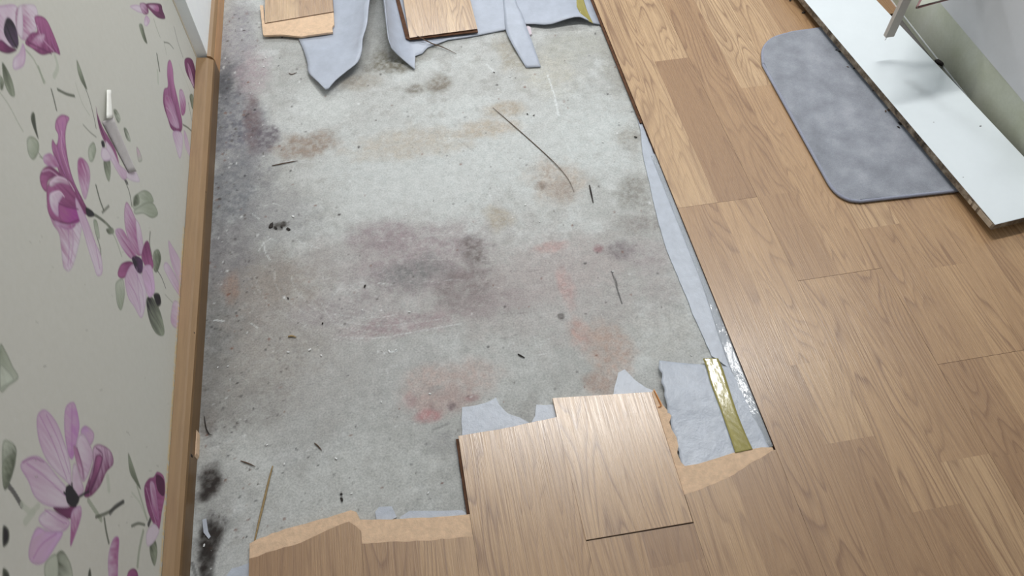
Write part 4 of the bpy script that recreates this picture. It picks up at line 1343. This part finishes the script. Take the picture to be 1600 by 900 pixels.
M_BOARD = mat_plain('white_melamine', lin(226, 234, 238), .3, .02, 14)
M_BEDGE = mat_board_edge()
wb = empty('white_board', (nl + nrm * BW / 2))
wb.location.z = ZB0
tag(wb, 'long loose white melamine board with a grimy chipped edge lying on the mat', 'board')
o0 = wb.location
prism('panel', [(p.x - o0.x, p.y - o0.y) for p in cor], 0.0012, ZB1 - ZB0, M_BOARD, wb, mats=M_BEDGE, bevel=.0007)
prism('backing', [(p.x - o0.x, p.y - o0.y) for p in (cor[0] + nrm * .016 + d * .20, cor[1] - nrm * .05 + d * .20, cor[2] - nrm * .05, cor[3] + nrm * .016)], -.0104, .0016, M_DIRT, wb)
for t, w, h in ((.0, .045, .0135), (.052, .012, .012), (.07, .01, .010)):   # torn edging near the end
    a = cor[0] + d * (.006 + t)
    b = a + d * w
    prism('torn_edging', [(p.x - o0.x, p.y - o0.y) for p in (a - nrm * .0009, a + nrm * .001, b + nrm * .001, b - nrm * .0009)], .002, .002 + h,
          mat_plain('pale_edging', lin(186, 174, 156), .7, .2, 80), wb)
for px, py in ((1532, 197), (1459, 191), (1505, 277)):
    c = at(px, py, ZB1 + .0002)
    bm = bmesh.new()
    bmesh.ops.create_icosphere(bm, subdivisions=1, radius=.0022 if px == 1532 else .0011, matrix=Matrix.Diagonal((1.6, .7, .3, 1)))
    tag(link('dirt_crumb', bm_mesh(bm, 'dirt_crumb', True), M_DIRT, None, c), 'dark crumb of dirt lying on the white board', 'dirt', 'crumbs on the white board')
r = random.Random(31)
for k in range(14):   # grime fallen under the far part of the board's edge
    t = r.uniform(.35, .95)
    p = cor[0] + d * t + nrm * r.uniform(-.006, .012)
    bm = bmesh.new()
    bmesh.ops.create_icosphere(bm, subdivisions=1, radius=r.uniform(.002, .0055), matrix=Matrix.Rotation(r.uniform(0, 3), 4, 'Z') @ Matrix.Diagonal((1.5, .8, .5, 1)))
    for v in bm.verts:
        v.co *= r.uniform(.75, 1.2)
    on_mat = B1.y < p.y < T1.y
    tag(link('dirt_crumb', bm_mesh(bm, 'dirt_crumb', True), r.choice([M_DIRT, M_SPLINT]), None, (p.x, p.y, (ZM if on_mat else LAM) + .0012)),
        'small brown crumb of dirt along the grimy edge of the white board', 'dirt', 'crumbs along the board edge')

# ------------------------------------------------------------------ wall on the right
def mat_bare_wall():
    m, nt, b = nmat('bare_plaster_band', .75, .3)
    co = obj_co(nt)
    g = noise(nt, co, 7, 4, .6)
    f = noise(nt, co, 120, 4, .6)
    col = ramp(nt, g, [(.3, lin(176, 180, 160)), (.55, lin(188, 192, 178)), (.75, lin(196, 198, 190))])
    col = mixc(nt, .2, col, ramp(nt, f, [(.3, (.4, .4, .4)), (.7, (.6, .6, .6))]), 'OVERLAY')
    nt.links.new(col, b.inputs['Base Color'])
    bump(nt, b, f, .15, .001)
    return m


wr = prism('wall_right', [(RWALL, -.6), (RWALL + .12, -.6), (RWALL + .12, 3.4), (RWALL, 3.4)], 0.0, .135, mat_bare_wall(), origin=(RWALL + .06, 1.4, 0))
tag(wr, 'bare greenish plaster band at the foot of the right wall', None, None, 'structure')
M_WR = mat_plain('grey_wallpaper', lin(198, 200, 203), .6, .03, 20, .05)
up = prism('upper_wall_paper', [(-.0605, -2.0), (.06, -2.0), (.06, 2.0), (-.0605, 2.0)], .127, 2.4, M_WR, wr)
prism('highlight_strip', [(-.0605, -2.0), (-.0595, -2.0), (-.0595, 2.0), (-.0605, 2.0)], .011, .0145, M_WHITE, wr)  # white strip added as the highlight along the wall's base edge
bm = bmesh.new()
c = at(1466, 98, LAM + .006)
bmesh.ops.create_icosphere(bm, subdivisions=2, radius=.011, matrix=Matrix.Rotation(.5, 4, 'Z') @ Matrix.Diagonal((.5, 1.2, .6, 1)))
for v in bm.verts:
    v.co *= 1 + .25 * math.sin(v.co.x * 900 + v.co.y * 700)
tag(link('dark_clump', bm_mesh(bm, 'dark_clump', True), M_DIRT, None, (RWALL - .007, c.y, LAM + .006)), 'black clump of dirt in the gap behind the white board', 'dirt')

# hanging grey trunking with a wire tip
M_TRUNK = mat_plain('grey_plastic_trunking', lin(184, 178, 170), .45, .04, 30)
zb = .125
c = at(1388.5, 56, zb)
tr = empty('cable_trunking', (c.x, c.y, zb))
tag(tr, 'narrow grey plastic trunking hanging straight down over the white board', 'trunking')
prism('casing', [(-.0112, -.006), (.0112, -.006), (.0112, .006), (-.0112, .006)], 0.0, 1.2, M_TRUNK, tr, bevel=.001)
prism('side_lip', [(.0112, -.005), (.0125, -.005), (.0125, .007), (.0112, .007)], 0.0, 1.2, M_TRUNK, tr)
tube('wire_tip', [(-.004, 0, .012), (-.004, -.001, -.004), (-.006, -.002, -.011)], .0012, M_WHITE, tr, 6)

# mauve-edged corner in view; the panel's unseen body is added to shade the board
M_MAUVE = mat_plain('mauve_edging', lin(140, 104, 104), .5, .1, 40)
zc = .30
f0, f1, f2 = at(1434, 10, zc), at(1443, -8, zc), at(1482, -3, zc)
e1, e2 = (f1 - f0).normalized(), (f2 - f0).normalized()
g1, g2 = f0 + e1 * .34, f0 + e2 * .17
pn = prism('hanging_panel', [(p.x, p.y) for p in (f0, g2, g2 + e1 * .34, g1)], zc - .006, zc, mat_plain('grey_panel', lin(178, 182, 170), .6, .04, 30))
tag(pn, 'grey panel with thin mauve edging, only one corner in view beside the trunking', 'panel')
lo = [p - pn.location + Vector((0, 0, -.003)) for p in (g1, f0, g2)]
tube('mauve_edging', lo, .0036, M_MAUVE, pn, 6)

# ------------------------------------------------------------------ splinters and small debris on the concrete
def splinter(pts_px, w, mat, label, z=.0016, name='wood_splinter', cat='splinter', zs=None):
    pts = [at(x, y, z if zs is None else zs[i]) for i, (x, y) in enumerate(pts_px)]
    P_ = smooth_open([tuple(p) for p in pts], 4)
    n = len(P_)
    rad = [w * (.35 + .65 * math.sin(math.pi * min(1, .12 + i / n))) for i in range(n)]
    return tag(tube(name, P_, rad, mat, None, 5), label, cat)


splinter([(770, 168), (800, 194), (835, 225), (868, 256), (888, 280), (897, 300)], .0011, M_SPLINT, 'long thin curved brown splinter on the pale concrete')
splinter([(921, 289), (924, 303), (927, 317)], .0020, M_DIRT, 'short black splinter near the long foam strip')
splinter([(425, 259), (444, 255), (466, 251)], .0014, M_SPLINT, 'short straight brown splinter below the brown stain')
splinter([(652, 56), (675, 68), (690, 73), (713, 84)], .0018, M_SPLINT, 'brown splinter leaning from the clean-cut loose plank', zs=[.020, .010, .006, .002])
splinter([(376, 720), (388, 724), (399, 729)], .0013, M_SPLINT, 'tiny brown splinter right of the upper mould stain')
splinter([(491, 692), (497, 697), (503, 704)], .0013, M_SPLINT, 'tiny dark splinter above the broken planks')
splinter([(426, 728), (419, 755), (412, 785), (404, 818), (397, 850), (392, 880)], .0022, M_SPLINTPALE, 'long pale wood sliver standing by the leftmost broken plank')
splinter([(319, 650), (322, 668), (327, 678), (332, 680)], .0011, M_DIRT, 'dark curved hair-like fibre beside the skirting')
splinter([(809, 553), (814, 556), (820, 559)], .0018, M_DIRT, 'small dark chip of wood in the middle of the lower concrete')
splinter([(450, 526), (456, 525), (463, 527)], .0022, M_SPLINTPALE, 'small tan crumb of wood left of the trowel scratches')
splinter([(451, 114), (456, 116), (464, 113)], .0012, M_SPLINT, 'tiny curved splinter left of the torn foam tip')
splinter([(1022, 610), (1028, 622), (1033, 634), (1028, 636)], .0016, mat_plain('orange_splinter', lin(196, 128, 66), .7, .2, 100), 'orange splinter on the bare core beside the loose offcut', z=CORE + .0016)

r = random.Random(77)
for px, py, s in ((458, 338, 3), (450, 550, 2.4), (484, 546, 2.6), (502, 555, 1.8), (566, 484, 1.6), (640, 487, 2.2), (608, 549, 3.2), (618, 547, 2.2), (714, 311, 1.8), (821, 320, 2.4), (702, 216, 1.6),
                  (843, 346, 2), (960, 252, 1.8), (942, 222, 2.4), (672, 615, 2.6), (525, 716, 2.2), (444, 725, 2), (417, 695, 2), (549, 771, 1.8), (669, 770, 2), (635, 335, 1.8), (797, 120, 2.2), (958, 424, 2), (319, 852, 2.4),
                  (1080, 555, 1.6), (356, 572, 1.8), (340, 574, 1.6), (596, 628, 1.6), (748, 143, 2), (800, 108, 2), (412, 104, 2.5), (415, 90, 2.4)):
    c = at(px, py, .001)
    bm = bmesh.new()
    bmesh.ops.create_icosphere(bm, subdivisions=1, radius=s * .00105, matrix=Matrix.Rotation(r.uniform(0, 3), 4, 'Z') @ Matrix.Diagonal((1.4, .8, .4, 1)))
    for v in bm.verts:
        v.co *= r.uniform(.7, 1.25)
    tag(link('plaster_chip', bm_mesh(bm, 'plaster_chip'), M_CHIP, None, c), 'tiny white plaster chip lying on the bare concrete', 'chip', 'white chips on the concrete')
for px, py, s in ((424, 352, 6), (431, 356, 4), (440, 354, 3.4), (450, 358, 4.5), (772, 113, 2), (534, 780, 3), (533, 772, 2), (824, 178, 2), (834, 180, 2), (504, 505, 2.2), (450, 466, 2.4), (570, 447, 3), (993, 214, 3)):
    c = at(px, py, .0012)
    bm = bmesh.new()
    bmesh.ops.create_icosphere(bm, subdivisions=1, radius=s * .00105, matrix=Matrix.Rotation(r.uniform(0, 3), 4, 'Z') @ Matrix.Diagonal((1.5, .8, .45, 1)))
    for v in bm.verts:
        v.co *= r.uniform(.7, 1.25)
    tag(link('dirt_crumb', bm_mesh(bm, 'dirt_crumb'), M_DIRT, None, c), 'dark crumb of dirt lying on the bare concrete', 'dirt', 'dark crumbs on the concrete')
